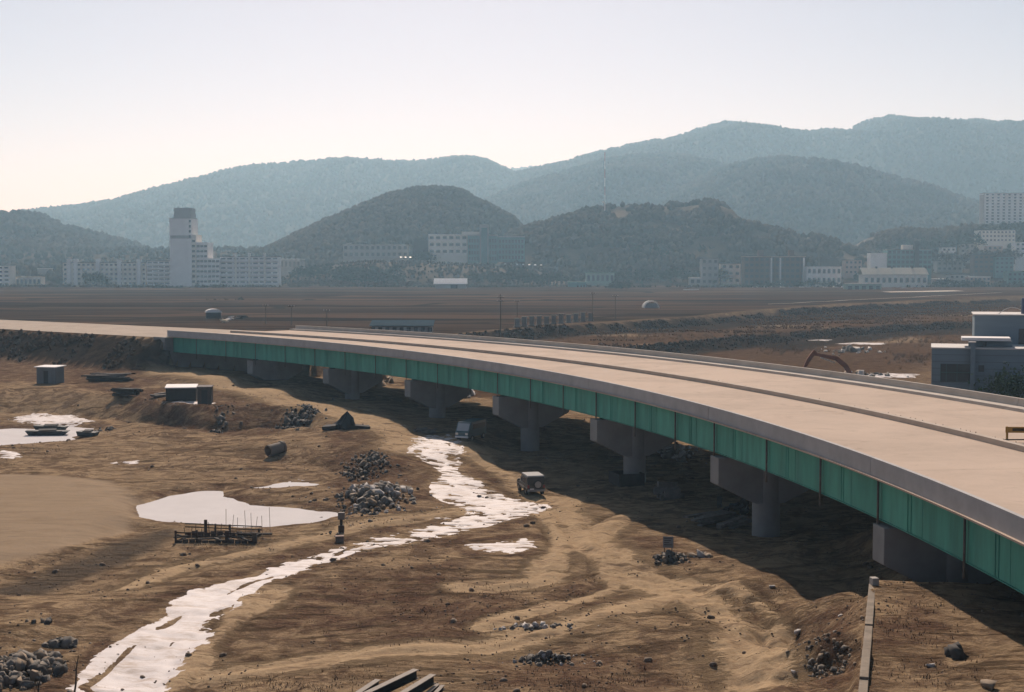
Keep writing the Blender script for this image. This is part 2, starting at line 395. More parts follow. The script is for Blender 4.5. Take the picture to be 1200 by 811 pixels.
embm = ((tt > -9) & ((ss < -0.3) & (ss > -18)) & (gz > 4.0)).astype(float)*(fy > 190)
yl = np.interp(fx, lev[:, 0], lev[:, 1]); y2 = np.interp(fx, st2[:, 0], st2[:, 1])
behind = ((fx-BC[0])**2 + (fy-BC[1])**2 > (BR+BW+2)**2) & (fx > -60) & (fy > 100)
fieldm = sstep(0, 14, fy-yl)*sstep(235, 320, fy)
fieldm = np.maximum(fieldm, sstep(300, 380, fy)*(fx < -40))
leveem = np.maximum(sstep(-26, -14, fy-yl)*(1-sstep(-2, 8, fy-yl)), sstep(-24, -15, fy-y2)*(1-sstep(-4, 6, fy-y2)))*behind
leveem = np.clip(np.maximum(leveem, embm*0.95) + 0.25*fbm(fx/9, fy/9, 3, 91)*(leveem > 0), 0, 1)
DK1 = [tuple(P(a, b, 4)[:2]) for a, b in [(620,386),(640,384),(720,379),(800,374),(900,364),(1000,357),(1150,350),(1300,344)]] + [tuple(P(a, b, 1.6)[:2]) for a, b in [(1300,355),(1190,362),(1100,369),(1000,375),(900,382),(800,391),(700,395),(620,393)]]
DK2 = [tuple(P(a, b, 1.5)[:2]) for a, b in [(905,396),(925,392),(960,387),(1000,385),(1060,381),(1150,379)]] + [tuple(P(a, b, .2)[:2]) for a, b in [(1150,391),(1060,394),(1000,402),(960,405),(925,411),(905,406)]]
fm = (fy > 240) & (fy < 1100) & (fx > -40) & (fx < 600)
for pl, sf in ((DK1, 5), (DK2, 4)):
    q_ = np.zeros(fx.shape); q_[fm] = sstep(-sf, sf, poly_sd(fx[fm], fy[fm], pl) + 5*fbm(fx[fm]/14, fy[fm]/20, 3, 92)); leveem = np.maximum(leveem, q_)
reedm = (sstep(-260, -200, fy-yl)*(1-sstep(-20, -4, fy-yl)))*behind*sstep(-.35, 0.0, fbm(fx/26, fy/30, 3, 95))
townm = sstep(1130, 1180, fy)
A1 = np.stack([sandm, siltm, trackm, brownm], -1); A2 = np.stack([fieldm, leveem, reedm, townm], -1)

def ground_material():
    m = bpy.data.materials.new('earth'); m.use_nodes = True; nt = m.node_tree; N = nt.nodes; L = nt.links
    b = N['Principled BSDF']; b.inputs['Roughness'].default_value = 1.0; b.inputs['Specular IOR Level'].default_value = 0.0
    geo = N.new('ShaderNodeNewGeometry'); pos = geo.outputs['Position']
    def noise(scale, detail=6, rough=0.6, st=None, dist=0.0):
        src = pos
        if st:
            mp = N.new('ShaderNodeMapping'); mp.inputs['Scale'].default_value = st; L.new(src, mp.inputs[0]); src = mp.outputs[0]
        n = N.new('ShaderNodeTexNoise'); n.inputs['Scale'].default_value = scale; n.inputs['Detail'].default_value = detail
        n.inputs['Roughness'].default_value = rough; n.inputs['Distortion'].default_value = dist; L.new(src, n.inputs['Vector']); return n.outputs['Fac']
    def ramp(fac, a, bb, ca=0.0, cb=1.0):
        r = N.new('ShaderNodeMapRange'); r.inputs['From Min'].default_value = a; r.inputs['From Max'].default_value = bb
        r.inputs['To Min'].default_value = ca; r.inputs['To Max'].default_value = cb; L.new(fac, r.inputs['Value']); return r.outputs[0]
    def mix(fac, a, c2):
        x = N.new('ShaderNodeMix'); x.data_type = 'RGBA'; L.new(fac, x.inputs[0])
        for k, q in ((6, a), (7, c2)):
            if isinstance(q, tuple): x.inputs[k].default_value = (*q, 1)
            else: L.new(q, x.inputs[k])
        return x.outputs[2]
    def math_(op, a, c2):
        x = N.new('ShaderNodeMath'); x.operation = op; x.use_clamp = True
        for k, q in ((0, a), (1, c2)):
            if isinstance(q, (int, float)): x.inputs[k].default_value = q
            else: L.new(q, x.inputs[k])
        return x.outputs[0]
    def attr(n):
        a = N.new('ShaderNodeAttribute'); a.attribute_name = n
        s = N.new('ShaderNodeSeparateColor'); L.new(a.outputs['Color'], s.inputs[0]); return (*s.outputs[:3], a.outputs['Alpha'])
    sand, silt, track, brown = attr('soil'); field, levee, reed, town = attr('cover')
    big = noise(0.10, 5, 0.55, None, 0.6); mid = noise(0.55, 7, 0.68, None, 0.8); fine = noise(3.2, 6, 0.7); streak = noise(0.5, 6, 0.7, (0.35, 1.6, 1), 0.7)
    clump = noise(0.23, 8, 0.72, (0.7, 1.3, 1), 0.9)
    speck = noise(1.5, 8, 0.78, (0.55, 1.5, 1), 0.4)
    base = mix(ramp(mid, 0.43, 0.57), (0.18, 0.122, 0.08), (0.42, 0.302, 0.185))
    base = mix(ramp(big, 0.44, 0.60, 0.0, 0.55), base, (0.365, 0.265, 0.165))
    base = mix(math_('MULTIPLY', ramp(clump, 0.52, 0.60), 0.55), base, mix(ramp(fine, 0.35, 0.65), (0.065, 0.042, 0.028), (0.15, 0.092, 0.054)))
    def rag(m, n1, n2, k=1.3, lo=0.22, hi=0.78):      # ragged edge for a soft mask
        a = N.new('ShaderNodeMath'); a.operation = 'ADD'; L.new(n1, a.inputs[0]); L.new(n2, a.inputs[1])
        c = N.new('ShaderNodeMath'); c.operation = 'MULTIPLY_ADD'; L.new(a.outputs[0], c.inputs[0]); c.inputs[1].default_value = k; c.inputs[2].default_value = -k
        d = N.new('ShaderNodeMath'); d.operation = 'ADD'; L.new(c.outputs[0], d.inputs[0]); L.new(m, d.inputs[1]); return ramp(d.outputs[0], lo, hi)
    grit = noise(2.6, 9, 0.8, (0.6, 1.4, 1), 0.3)
    brown = rag(brown, grit, clump, 2.2, 0.15, 0.8); track = rag(track, grit, streak, 2.0, 0.1, 0.75)
    brf = math_('MULTIPLY', brown, ramp(mid, 0.40, 0.64, 1.0, 0.45))
    base = mix(brf, base, mix(ramp(fine, 0.35, 0.68), (0.070, 0.043, 0.032), (0.20, 0.122, 0.082)))
    base = mix(math_('MULTIPLY', ramp(speck, 0.57, 0.65), 0.65), base, (0.055, 0.036, 0.025))
    base = mix(math_('MULTIPLY', ramp(speck, 0.44, 0.36), 0.4), base, (0.40, 0.275, 0.15))
    tr = math_('MULTIPLY', track, ramp(streak, 0.46, 0.62, 1.0, 0.5))
    base = mix(tr, base, mix(ramp(fine, 0.3, 0.7), (0.33, 0.238, 0.147), (0.48, 0.355, 0.222)))
    base = mix(math_('MULTIPLY', sand, 0.92), base, mix(ramp(streak, 0.3, 0.7), (0.25, 0.188, 0.127), (0.37, 0.282, 0.195)))
    base = mix(math_('MULTIPLY', silt, 0.85), base, mix(ramp(streak, 0.35, 0.65), (0.065, 0.055, 0.046), (0.165, 0.13, 0.098)))
    base = mix(math_('MULTIPLY', ramp(streak, 0.56, 0.63), ramp(sand, 0.0, 1.0, 0.5, 0.1)), base, (0.060, 0.042, 0.031))
    # fields: strips of stubble and ploughed soil
    vo = N.new('ShaderNodeTexVoronoi'); vo.inputs['Scale'].default_value = 0.016; vo.inputs['Randomness'].default_value = 0.7
    mp = N.new('ShaderNodeMapping'); mp.inputs['Scale'].default_value = (0.55, 1.5, 0); mp.inputs['Rotation'].default_value = (0, 0, 0.12)
    L.new(pos, mp.inputs[0]); L.new(mp.outputs[0], vo.inputs['Vector'])
    sepv = N.new('ShaderNodeSeparateColor'); L.new(vo.outputs['Color'], sepv.inputs[0])
    fl = mix(sepv.outputs[0], (0.052, 0.036, 0.028), (0.125, 0.08, 0.056))
    fl = mix(ramp(noise(0.02, 5, 0.65, (0.15, 1.8, 1)), 0.48, 0.60), fl, (0.022, 0.018, 0.016))
    fl = mix(ramp(noise(0.02, 5, 0.65, (0.12, 1.4, 3)), 0.56, 0.66, 0.0, 0.7), fl, (0.12, 0.082, 0.055))
    vd = N.new('ShaderNodeTexVoronoi'); vd.feature = 'DISTANCE_TO_EDGE'; vd.inputs['Scale'].default_value = 0.016; vd.inputs['Randomness'].default_value = 0.7
    L.new(mp.outputs[0], vd.inputs['Vector'])
    fl = mix(ramp(vd.outputs['Distance'], 0.012, 0.035, 1.0, 0.0), fl, (0.04, 0.032, 0.025))
    base = mix(field, base, fl)
    base = mix(reed, base, mix(ramp(mid, 0.35, 0.65), (0.075, 0.043, 0.028), (0.16, 0.10, 0.058)))
    base = mix(levee, base, mix(ramp(mid, 0.35, 0.7), (0.028, 0.023, 0.02), (0.075, 0.053, 0.038)))
    base = mix(town, base, mix(ramp(noise(0.02, 5), 0.4, 0.62), (0.03, 0.028, 0.023), (0.085, 0.064, 0.046)))
    L.new(base, b.inputs['Base Color'])
    bp = N.new('ShaderNodeBump'); bp.inputs['Strength'].default_value = 1.0; bp.inputs['Distance'].default_value = 0.30
    hh = N.new('ShaderNodeMath'); hh.operation = 'ADD'; L.new(clump, hh.inputs[0]); L.new(fine, hh.inputs[1])
    sm = math_('MAXIMUM', track, sand); bs = N.new('ShaderNodeMath'); bs.operation = 'MULTIPLY'; L.new(hh.outputs[0], bs.inputs[0]); L.new(ramp(sm, 0.0, 1.0, 1.0, 0.22), bs.inputs[1])
    L.new(bs.outputs[0], bp.inputs['Height']); L.new(bp.outputs[0], b.inputs['Normal'])
    return m
EARTH = ground_material()
gm = grid_mesh('ground', GX, GY, GZ, EARTH, {'soil': A1, 'cover': A2})
ground = bpy.data.objects.new('ground', gm); COL.objects.link(ground)
tag(ground, 'churned brown earth of the dry river bed and fields beyond', 'ground', kind='structure')

# ------------------------------------------------------------------ ice and snow
ICE_M = mat('ice', (0.60, 0.575, 0.57), 0.85, 0.07, 0.3, spec=0.08)
def sheet(name, poly, z, m, label, cat):
    xs = [p[0] for p in poly]; ys = [p[1] for p in poly]
    X, Y = np.meshgrid(np.arange(min(xs)-2, max(xs)+2, 0.5), np.arange(min(ys)-2, max(ys)+2, 0.5))
    sd = poly_sd(X.ravel(), Y.ravel(), poly).reshape(X.shape)
    Z = np.where(sd > -1.9, z, z-0.6) + 0.004*fbm(X/3, Y/3, 2, 7)
    o = bpy.data.objects.new(name, grid_mesh(name, X, Y, Z, m)); COL.objects.link(o); return tag(o, label, cat, kind='structure')
sheet('pond', POND, -.2, ICE_M, 'large frozen white pond beside the snow-covered track', 'pond')
sheet('pond', ICE, -.15, ICE_M, 'frozen pool at the foot of the earth bank at the left edge', 'pond')
sheet('pond', ICE2, -.02, ICE_M, 'narrow frozen strip behind the large pond', 'pond')

def snow_material():
    m = bpy.data.materials.new('old_snow'); m.use_nodes = True; nt = m.node_tree; N = nt.nodes; L = nt.links
    b = N['Principled BSDF']; b.inputs['Roughness'].default_value = 0.7; b.inputs['Specular IOR Level'].default_value = 0.25
    geo = N.new('ShaderNodeNewGeometry')
    n = N.new('ShaderNodeTexNoise'); n.inputs['Scale'].default_value = 0.9; n.inputs['Detail'].default_value = 7; n.inputs['Roughness'].default_value = 0.72
    mp = N.new('ShaderNodeMapping'); mp.inputs['Scale'].default_value = (0.6, 1.3, 1); L.new(geo.outputs['Position'], mp.inputs[0]); L.new(mp.outputs[0], n.inputs['Vector'])
    r = N.new('ShaderNodeValToRGB'); e = r.color_ramp.elements
    e[0].position = 0.30; e[0].color = (0.36, 0.28, 0.22, 1); e[1].position = 0.52; e[1].color = (0.62, 0.575, 0.56, 1)
    L.new(n.outputs['Fac'], r.inputs[0]); L.new(r.outputs[0], b.inputs['Base Color'])
    bp = N.new('ShaderNodeBump'); bp.inputs['Strength'].default_value = 0.35; bp.inputs['Distance'].default_value = 0.05
    L.new(n.outputs['Fac'], bp.inputs['Height']); L.new(bp.outputs[0], b.inputs['Normal']); return m
SNOW_M = snow_material()
def snow(poly, label, patchy, seed, rut=None):
    xs = [p[0] for p in poly]; ys = [p[1] for p in poly]; st = 0.2
    X, Y = np.meshgrid(np.arange(min(xs)-2, max(xs)+2, st), np.arange(min(ys)-2, max(ys)+2, st))
    x, y = X.ravel(), Y.ravel()
    sd = poly_sd(x, y, poly)
    n = fbm(x/2.6, y/4.5, 4, seed, 0.6)
    far = sstep(92, 108, y)*patchy           # the upper reach is driven over and melting through
    v = sd + 1.2*n + 0.25*fbm(x/0.9, y/0.7, 2, seed+21) - far*1.5*np.clip(n+0.18, 0, 1)*(1-0.3*sstep(4, 8, sd))
    fine = fbm(x/0.9, y/0.5, 3, seed+9)
    v = v - far*2.6*sstep(0.02, 0.30, fine+0.35*n)
    if rut is not None:
        d = line_d(x, y, rut) + 0.35*fbm(x/4, y/4, 2, seed+3)
        v = v - 2.0*np.exp(-((np.abs(d)-0.8)/0.22)**2)*sstep(0.0, 0.35, fbm(x/3.5, y/7, 3, seed+5)+0.1)
    Z = Hv(x, y) + np.clip(v*0.06, -0.25, 0.06)
    Z = Z.reshape(X.shape)
    keep = (v > -2.6).reshape(X.shape)
    idx = np.arange(X.size).reshape(X.shape)
    k = keep[:-1, :-1] | keep[1:, :-1] | keep[:-1, 1:] | keep[1:, 1:]
    q = np.stack([idx[:-1, :-1][k], idx[:-1, 1:][k], idx[1:, 1:][k], idx[1:, :-1][k]], -1)
    used, inv = np.unique(q, return_inverse=True)
    V = np.stack([x[used], y[used], Z.ravel()[used]], -1)
    o = bpy.data.objects.new('snow', raw_mesh('snow', V, inv.reshape(q.shape), SNOW_M, smooth=True)); COL.objects.link(o)
    return tag(o, label, 'snow', kind='stuff')
snow(SNOW, 'rutted white snow lying along the winding dirt track', 1.0, 101, G([(120,811),(215,735),(300,690),(420,645),(540,615),(600,595),(560,565),(510,530)]))
snow(SNOW2, 'small snow patch with a bare island below the track bend', 0.6, 131)
snow(SNOW3, 'thin snow by the inner bend of the track', 1.0, 141)
for i, (a, b, w, h, lb) in enumerate([(225,494,36,3,'thin snow streak on the flat below the booth'), (150,543,26,3,'broken snow line beyond the sand flat'),
        (10,534,22,5,'snow scrap at the left edge below the frozen pool'), (350,563,20,3,'sliver of snow above the narrow ice strip'),
        (60,492,55,7,'patchy snow on the flat behind the frozen pool')]):
    snow(G([(a-w, b), (a-w*.4, b-h), (a+w*.5, b-h*.6), (a+w, b+h*.3), (a+w*.3, b+h), (a-w*.5, b+h*.7)], .2), lb, 1.0, 150+7*i)

# ------------------------------------------------------------------ hills
def forest_material(name, c1, c2):
    m = bpy.data.materials.new(name); m.use_nodes = True; nt = m.node_tree; N = nt.nodes; L = nt.links
    b = N['Principled BSDF']; b.inputs['Roughness'].default_value = 1.0; b.inputs['Specular IOR Level'].default_value = 0.05
    a = N.new('ShaderNodeAttribute'); a.attribute_name = 'tint'
    geo = N.new('ShaderNodeNewGeometry')
    n = N.new('ShaderNodeTexNoise'); n.inputs['Scale'].default_value = 0.009; n.inputs['Detail'].default_value = 6; L.new(geo.outputs['Position'], n.inputs['Vector'])
    r = N.new('ShaderNodeValToRGB'); e = r.color_ramp.elements; e[0].position = 0.38; e[1].position = 0.62; e[0].color = (*c1, 1); e[1].color = (*c2, 1)
    L.new(n.outputs['Fac'], r.inputs[0])
    x = N.new('ShaderNodeMix'); x.data_type = 'RGBA'; x.blend_type = 'MULTIPLY'; x.inputs[0].default_value = 1.0
    L.new(r.outputs[0], x.inputs[6]); L.new(a.outputs['Color'], x.inputs[7]); L.new(x.outputs[2], b.inputs['Base Color'])
    return m
FOREST = forest_material('winter_forest', (0.030, 0.036, 0.024), (0.075, 0.060, 0.042))
SCRUB = mat('hill_soil', (0.045, 0.04, 0.03), 1.0, 0.4, 0.02, color2=(0.026, 0.029, 0.02), spec=0.05)
BARE = mat('bare_slope', (0.12, 0.088, 0.06), 1.0, 0.5, 0.025, color2=(0.035, 0.033, 0.025), spec=0.05)
# unit tree lumps: uneven little crowns of 14 to 20 faces
def lump_variants(n=6, cone=False):
    out = []
    r = np.random.default_rng(3 + 10*cone)
    for k in range(n):
        rings = [(-.05, .55), (.35, 1.0), (.72, .62 if cone else .85)]; V = []
        for z, rad in rings:
            for j in range(5):
                t = 2*math.pi*(j + r.uniform(-.3, .3))/5; q = rad*r.uniform(.65, 1.25)*.5
                V.append((q*math.cos(t), q*math.sin(t), z + r.uniform(-.09, .09)))
        V.append((r.uniform(-.12, .12), r.uniform(-.12, .12), 1.15 if cone else 1.0))
        T = []
        for a in (0, 5):
            for j in range(5):
                i0, i1, i2, i3 = a+j, a+(j+1) % 5, a+5+(j+1) % 5, a+5+j; T += [(i0, i1, i2), (i0, i2, i3)]
        T += [(10+j, 10+(j+1) % 5, 15) for j in range(5)]
        out.append((np.array(V), np.array(T)))
    return out
LUMPS = lump_variants()
def forest(px, py, pz, size, seed, name='forest', parent=None, material=None):
    r = np.random.default_rng(seed); n = len(px); VV = []; TT = []; CC = []
    k = r.integers(0, len(LUMPS), n); ang = r.uniform(0, 6.28, n); sc = size*r.uniform(.6, 1.35, n); hz = r.uniform(.8, 1.3, n)
    tone = r.uniform(.65, 1.2, n); off = 0
    for v in range(len(LUMPS)):
        I = np.where(k == v)[0]
        if not len(I): continue
        V, T = LUMPS[v]; c, s_ = np.cos(ang[I])[:, None], np.sin(ang[I])[:, None]
        x = (V[:, 0]*c - V[:, 1]*s_)*sc[I][:, None] + px[I][:, None]; y = (V[:, 0]*s_ + V[:, 1]*c)*sc[I][:, None] + py[I][:, None]
        z = V[:, 2]*(sc[I]*hz[I])[:, None] + pz[I][:, None] - .12*sc[I][:, None]
        VV.append(np.stack([x, y, z], -1).reshape(-1, 3))
        TT.append((T[None]+(np.arange(len(I))*len(V))[:, None, None]+off).reshape(-1, 3)); off += len(I)*len(V)
        CC.append(np.repeat(tone[I], len(V)))
    t = np.concatenate(CC)[:, None]*np.array([[1, 1, 1]])
    o = bpy.data.objects.new(name, raw_mesh(name, np.concatenate(VV), np.concatenate(TT), material or FOREST, np.clip(t, 0, 1.4), smooth=True)); COL.objects.link(o)
    o.parent = parent; return o
def hill(pts, Y0, front, back, label, trees, size, seed, soil=None, bare=None, rough=1.0, flabel=None, z0=0.0):
    X = np.array([W(a, b, Y0)[0] for a, b in pts]); Zs = np.array([W(a, b, Y0)[2] for a, b in pts])
    xs = np.linspace(X[0], X[-1], 150); ys = np.linspace(-1, 1, 70)
    def surf(x, v):                          # v -1 front foot, 0 crest, 1 back foot
        y = Y0 + np.where(v < 0, v*front, v*back)
        cr = np.interp(x, X, Zs) - size*0.85
        k = 60*(Y0/2500)
        spur = fbm(x/(k*3.5), y/(k*7), 3, seed)        # spurs and gullies run down the face
        prof = np.cos(np.clip(np.abs(v), 0, 1)*math.pi/2)**1.25
        z = z0 + (cr-z0)*np.clip(prof*(1 + 0.50*spur*np.abs(v)*rough*(1-np.abs(v))*2.2), 0, 1.02)
        z = np.where(v < 0, np.minimum(z, HC + (cr-HC)*(y/Y0)*(1-0.02*np.clip(-v*8, 0, 1))), z)
        return y, z - 3*(np.abs(v) > 0.985)
    GXh, V = np.meshgrid(xs, ys); Yh, Zh = surf(GXh, V)
    o = bpy.data.objects.new('hill', grid_mesh('hill', GXh, Yh, Zh, soil or SCRUB)); COL.objects.link(o); tag(o, label, 'hill', kind='structure')
    if trees:
        r = np.random.default_rng(seed+1)
        x = r.uniform(X[0], X[-1], trees); v = np.where(r.uniform(size=trees) < .9, -r.uniform(-.05, .97, trees)**1.15 if False else -np.abs(r.uniform(-.03, .97, trees)), r.uniform(0, .12, trees))
        y, z = surf(x, v); keep = z > z0 + 2
        keep &= fbm(x/(size*9), y/(size*9), 3, seed+4) > (-0.75 if Y0 > 1500 else -0.4)
        if bare is not None: keep &= ~bare(x, y, z)
        f = forest(x[keep], y[keep], z[keep], size, seed+2)
        tag(f, flabel or 'winter forest covering ' + label, 'forest', kind='stuff')
    return surf
hill([(-120,262),(-40,256),(40,251),(75,243),(108,238.5),(140,245),(200,252),(330,255)], 6400, 900, 1200, 'the faintest far hill at the left edge of the skyline', 4000, 12, 201)
hill([(540,230),(590,201),(620,194.5),(650,193),(700,196),(760,205),(860,225)], 6600, 900, 1200, 'pale far hill peeping over the saddle in mid skyline', 3000, 12, 205)
hill([(1080,170),(1150,150),(1185,147),(1230,147),(1320,160),(1450,200)], 6800, 900, 1200, 'pale far hill at the right end of the skyline', 3000, 12, 209)
hill([(-150,300),(-60,275),(30,257),(70,249),(120,236),(160,231),(200,217),(240,206),(262,199),(300,192),(330,190),(370,187),(408,183.5),(450,187),(500,187.5),(541,181.5),(570,185.5),(597,198),(640,215),(720,240),(820,275)], 4300, 1500, 1500, 'long hazy ridge across the left half of the skyline', 22000, 9.5, 213)
hill([(480,270),(540,228),(580,208),(620,197),(660,189),(700,177),(740,168),(790,160),(822,148.5),(850,141.5),(880,144),(920,151),(948,153),(970,150),(1000,153),(1022,139),(1046,134.5),(1070,138),(1096,146),(1112,142),(1138,138),(1162,143),(1185,151),(1240,160),(1330,185),(1450,230)], 3900, 1300, 1600, 'high hazy ridge with two rounded summits at the right', 26000, 8.5, 221)
hill([(520,262),(560,236),(610,214),(660,200),(705,186),(750,179.5),(785,178),(815,182),(850,196),(890,212),(960,240),(1040,275)], 3100, 900, 900, 'wooded shoulder in front of the high ridge, behind the radio mast', 16000, 7.5, 229)
hill([(700,275),(760,243),(800,218),(840,197),(880,185.5),(912,182),(950,187),(1000,203),(1060,222),(1110,236),(1150,243),(1230,252),(1400,280)], 2600, 800, 900, 'rounded wooded hill in front of the high right-hand ridge', 18000, 7, 237)
hill([(-200,290),(-120,262),(-50,251),(0,249),(32,248),(60,261),(100,269),(140,280),(166,294),(195,312),(230,325)], 2000, 600, 700, 'dark wooded hill at the left edge behind the flats', 10000, 6.5, 245)
hill([(270,312),(310,293),(350,272),(382,257),(420,242),(460,225.5),(498,218),(538,221),(568,236),(600,253),(622,274),(660,297),(700,312)], 1650, 330, 500, 'dark wooded cone-shaped hill behind the school', 13000, 5.5, 253)
rb = np.random.default_rng(9)
hill([(560,300),(600,270),(640,258),(690,243.5),(738,234),(770,236),(800,237),(832,233),(848,240),(862,256),(900,267),(960,276),(1010,292),(1060,310)], 1420, 190, 400, 'patchy wooded hill that carries the radio mast', 9000, 5.0, 261, soil=BARE,
     bare=lambda x, y, z: (fbm(x/26, y/26+z/9, 3, 77) > 0.12) & (x > 40))
hill([(960,302),(1000,288),(1030,271),(1060,267),(1098,270),(1140,264),(1200,262),(1300,270),(1400,295)], 1480, 150, 300, 'low wooded knoll behind the town at the right', 5000, 5.0, 269, soil=BARE)
KNOLL = hill([(305,336),(330,326),(350,317),(380,309),(420,305),(470,305),(520,307),(570,309),(610,312),(640,317),(662,325),(700,334),(730,338)], 1250, 85, 160, 'low scrubby knoll below the school', 1500, 2.2, 277, soil=BARE, rough=.5, z0=3)

# ------------------------------------------------------------------ haze
hb = MB().box(-9500, 9500, -420, 12500, -8, 800).build('haze', None)
hm = bpy.data.materials.new('haze'); hm.use_nodes = True; hn = hm.node_tree
for n in list(hn.nodes): hn.nodes.remove(n)
pv = hn.nodes.new('ShaderNodeVolumePrincipled'); ho = hn.nodes.new('ShaderNodeOutputMaterial')
pv.inputs['Color'].default_value = (*HAZE_COLOR, 1); pv.inputs['Density'].default_value = HAZE_DENSITY
pv.inputs['Anisotropy'].default_value = HAZE_G; pv.inputs['Absorption Color'].default_value = (1, 1, 1, 1)
hn.links.new(pv.outputs[0], ho.inputs['Volume']); hb.data.materials.append(hm)
tag(hb, 'pale blue winter haze filling the valley', 'haze', kind='stuff')

# ------------------------------------------------------------------ the bridge
def deck_material():
    m = bpy.data.materials.new('deck_concrete'); m.use_nodes = True; nt = m.node_tree; N = nt.nodes; L = nt.links
    b = N['Principled BSDF']; b.inputs['Roughness'].default_value = 0.95; b.inputs['Specular IOR Level'].default_value = 0.05
    geo = N.new('ShaderNodeNewGeometry')
    def nz(scale, detail, rough, dist=0.0):
        n = N.new('ShaderNodeTexNoise'); n.inputs['Scale'].default_value = scale; n.inputs['Detail'].default_value = detail; n.inputs['Roughness'].default_value = rough
        n.inputs['Distortion'].default_value = dist; L.new(geo.outputs['Position'], n.inputs['Vector']); return n.outputs['Fac']
    def ramp(f, a, c, lo, hi):
        r = N.new('ShaderNodeMapRange'); r.inputs['From Min'].default_value = a; r.inputs['From Max'].default_value = c; r.inputs['To Min'].default_value = lo; r.inputs['To Max'].default_value = hi; L.new(f, r.inputs['Value']); return r.outputs[0]
    def mix(f, a, c):
        x = N.new('ShaderNodeMix'); x.data_type = 'RGBA'; L.new(f, x.inputs[0])
        for k, q in ((6, a), (7, c)):
            if isinstance(q, tuple): x.inputs[k].default_value = (*q, 1)
            else: L.new(q, x.inputs[k])
        return x.outputs[2]
    c = mix(ramp(nz(0.12, 6, 0.6, 0.8), 0.38, 0.62, 0, 1), (0.46, 0.37, 0.295), (0.56, 0.45, 0.36))
    c = mix(ramp(nz(0.9, 7, 0.7), 0.35, 0.7, 0, 0.45), c, (0.58, 0.47, 0.385))
    c = mix(ramp(nz(0.35, 6, 0.72, 1.4), 0.57, 0.68, 0, 0.55), c, (0.35, 0.275, 0.215))
    c = mix(ramp(nz(6.0, 4, 0.7), 0.58, 0.72, 0, 0.35), c, (0.36, 0.29, 0.23))
    L.new(c, b.inputs['Base Color']); return m
CONC_DECK = deck_material()
def dummy(): pass
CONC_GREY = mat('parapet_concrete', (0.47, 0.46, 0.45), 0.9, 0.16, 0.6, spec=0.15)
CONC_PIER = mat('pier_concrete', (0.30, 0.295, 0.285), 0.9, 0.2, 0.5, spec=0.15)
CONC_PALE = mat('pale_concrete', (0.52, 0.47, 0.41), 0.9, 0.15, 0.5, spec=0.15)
GREEN = [mat('green_steel_paint_%d' % k, c, 0.55, 0.30, 1.1, spec=0.25, stretch=(1, 1, 0.18)) for k, c in enumerate([(0.07, 0.36, 0.275), (0.075, 0.375, 0.288), (0.062, 0.335, 0.26)])]
PIPE = mat('rusty_grey_pipe', (0.15, 0.135, 0.12), 0.7, 0.3, 4)
DARKJ = mat('dark_joint', (0.02, 0.05, 0.04), 0.8, 0.2, 2)
bridge = thing('road_bridge', 'unfinished curved road bridge with green steel girder and bare concrete deck', 'bridge', arc(0, TH_END, 4.2))
Z_GB, Z_GT, Z_DK, Z_PT = 6.45, 8.90, 9.25, 10.05
def sweep(prof, th0, th1, step=0.9):         # closed profile (s, z) swept along the arc
    n = max(1, int(math.ceil((th1-th0)/step))); m = MB(); k = len(prof)
    vs = [arc(s_, th0+(th1-th0)*i/n, z) for i in range(n+1) for s_, z in prof]
    fs = [(i*k+j, i*k+(j+1) % k, (i+1)*k+(j+1) % k, (i+1)*k+j) for i in range(n) for j in range(k)]
    fs += [tuple(range(k-1, -1, -1)), tuple(range(n*k, n*k+k))]
    return m.add(vs, fs)
def rect(s0, s1, z0, z1): return [(s0, z0), (s1, z0), (s1, z1), (s0, z1)]
TH0 = -24.0
PIERS = [-5.8, .5, 6.78, 13.15, 19.16, 24.72, 30.12, 35.36, 40.33]
SPANS = [TH0] + PIERS + [TH_END]
for a, b in zip(SPANS[:-1], SPANS[1:]):
    sweep([(-.16, 8.95), (.9, 8.90), (25.6, 8.90), (26.62, 8.93), (26.62, Z_DK), (.2, Z_DK), (.2, 9.04), (-.16, 9.04)], a+.003, b-.003).build('deck_slab', CONC_DECK, bridge, True)
    sweep([(0, 9.037), (.198, 9.037), (.198, Z_DK+.003), (.42, Z_DK+.003), (.26, Z_DK+.3), (.24, Z_PT), (0, Z_PT)], a+.006, b-.006).build('parapet', CONC_GREY, bridge, True)
    sweep([(26.12, Z_DK+.24), (26.46, Z_DK+.24), (26.46, Z_PT+.05), (26.20, Z_PT+.05), (26.18, Z_DK+.5)], a+.006, b-.006).build('parapet', CONC_PALE, bridge, True)
    sweep([(24.9, Z_DK-.003), (26.46, Z_DK-.003), (26.46, Z_DK+.243), (24.95, Z_DK+.25)], a+.004, b-.004).build('walkway', CONC_PALE, bridge, True)
    sweep(rect(12.35, 12.85, Z_DK-.003, Z_DK+.36), a+.005, b-.005)  .build('median_kerb', mat('kerb_concrete', (0.50, 0.43, 0.36), .9, .15, .6, spec=.1), bridge, True)
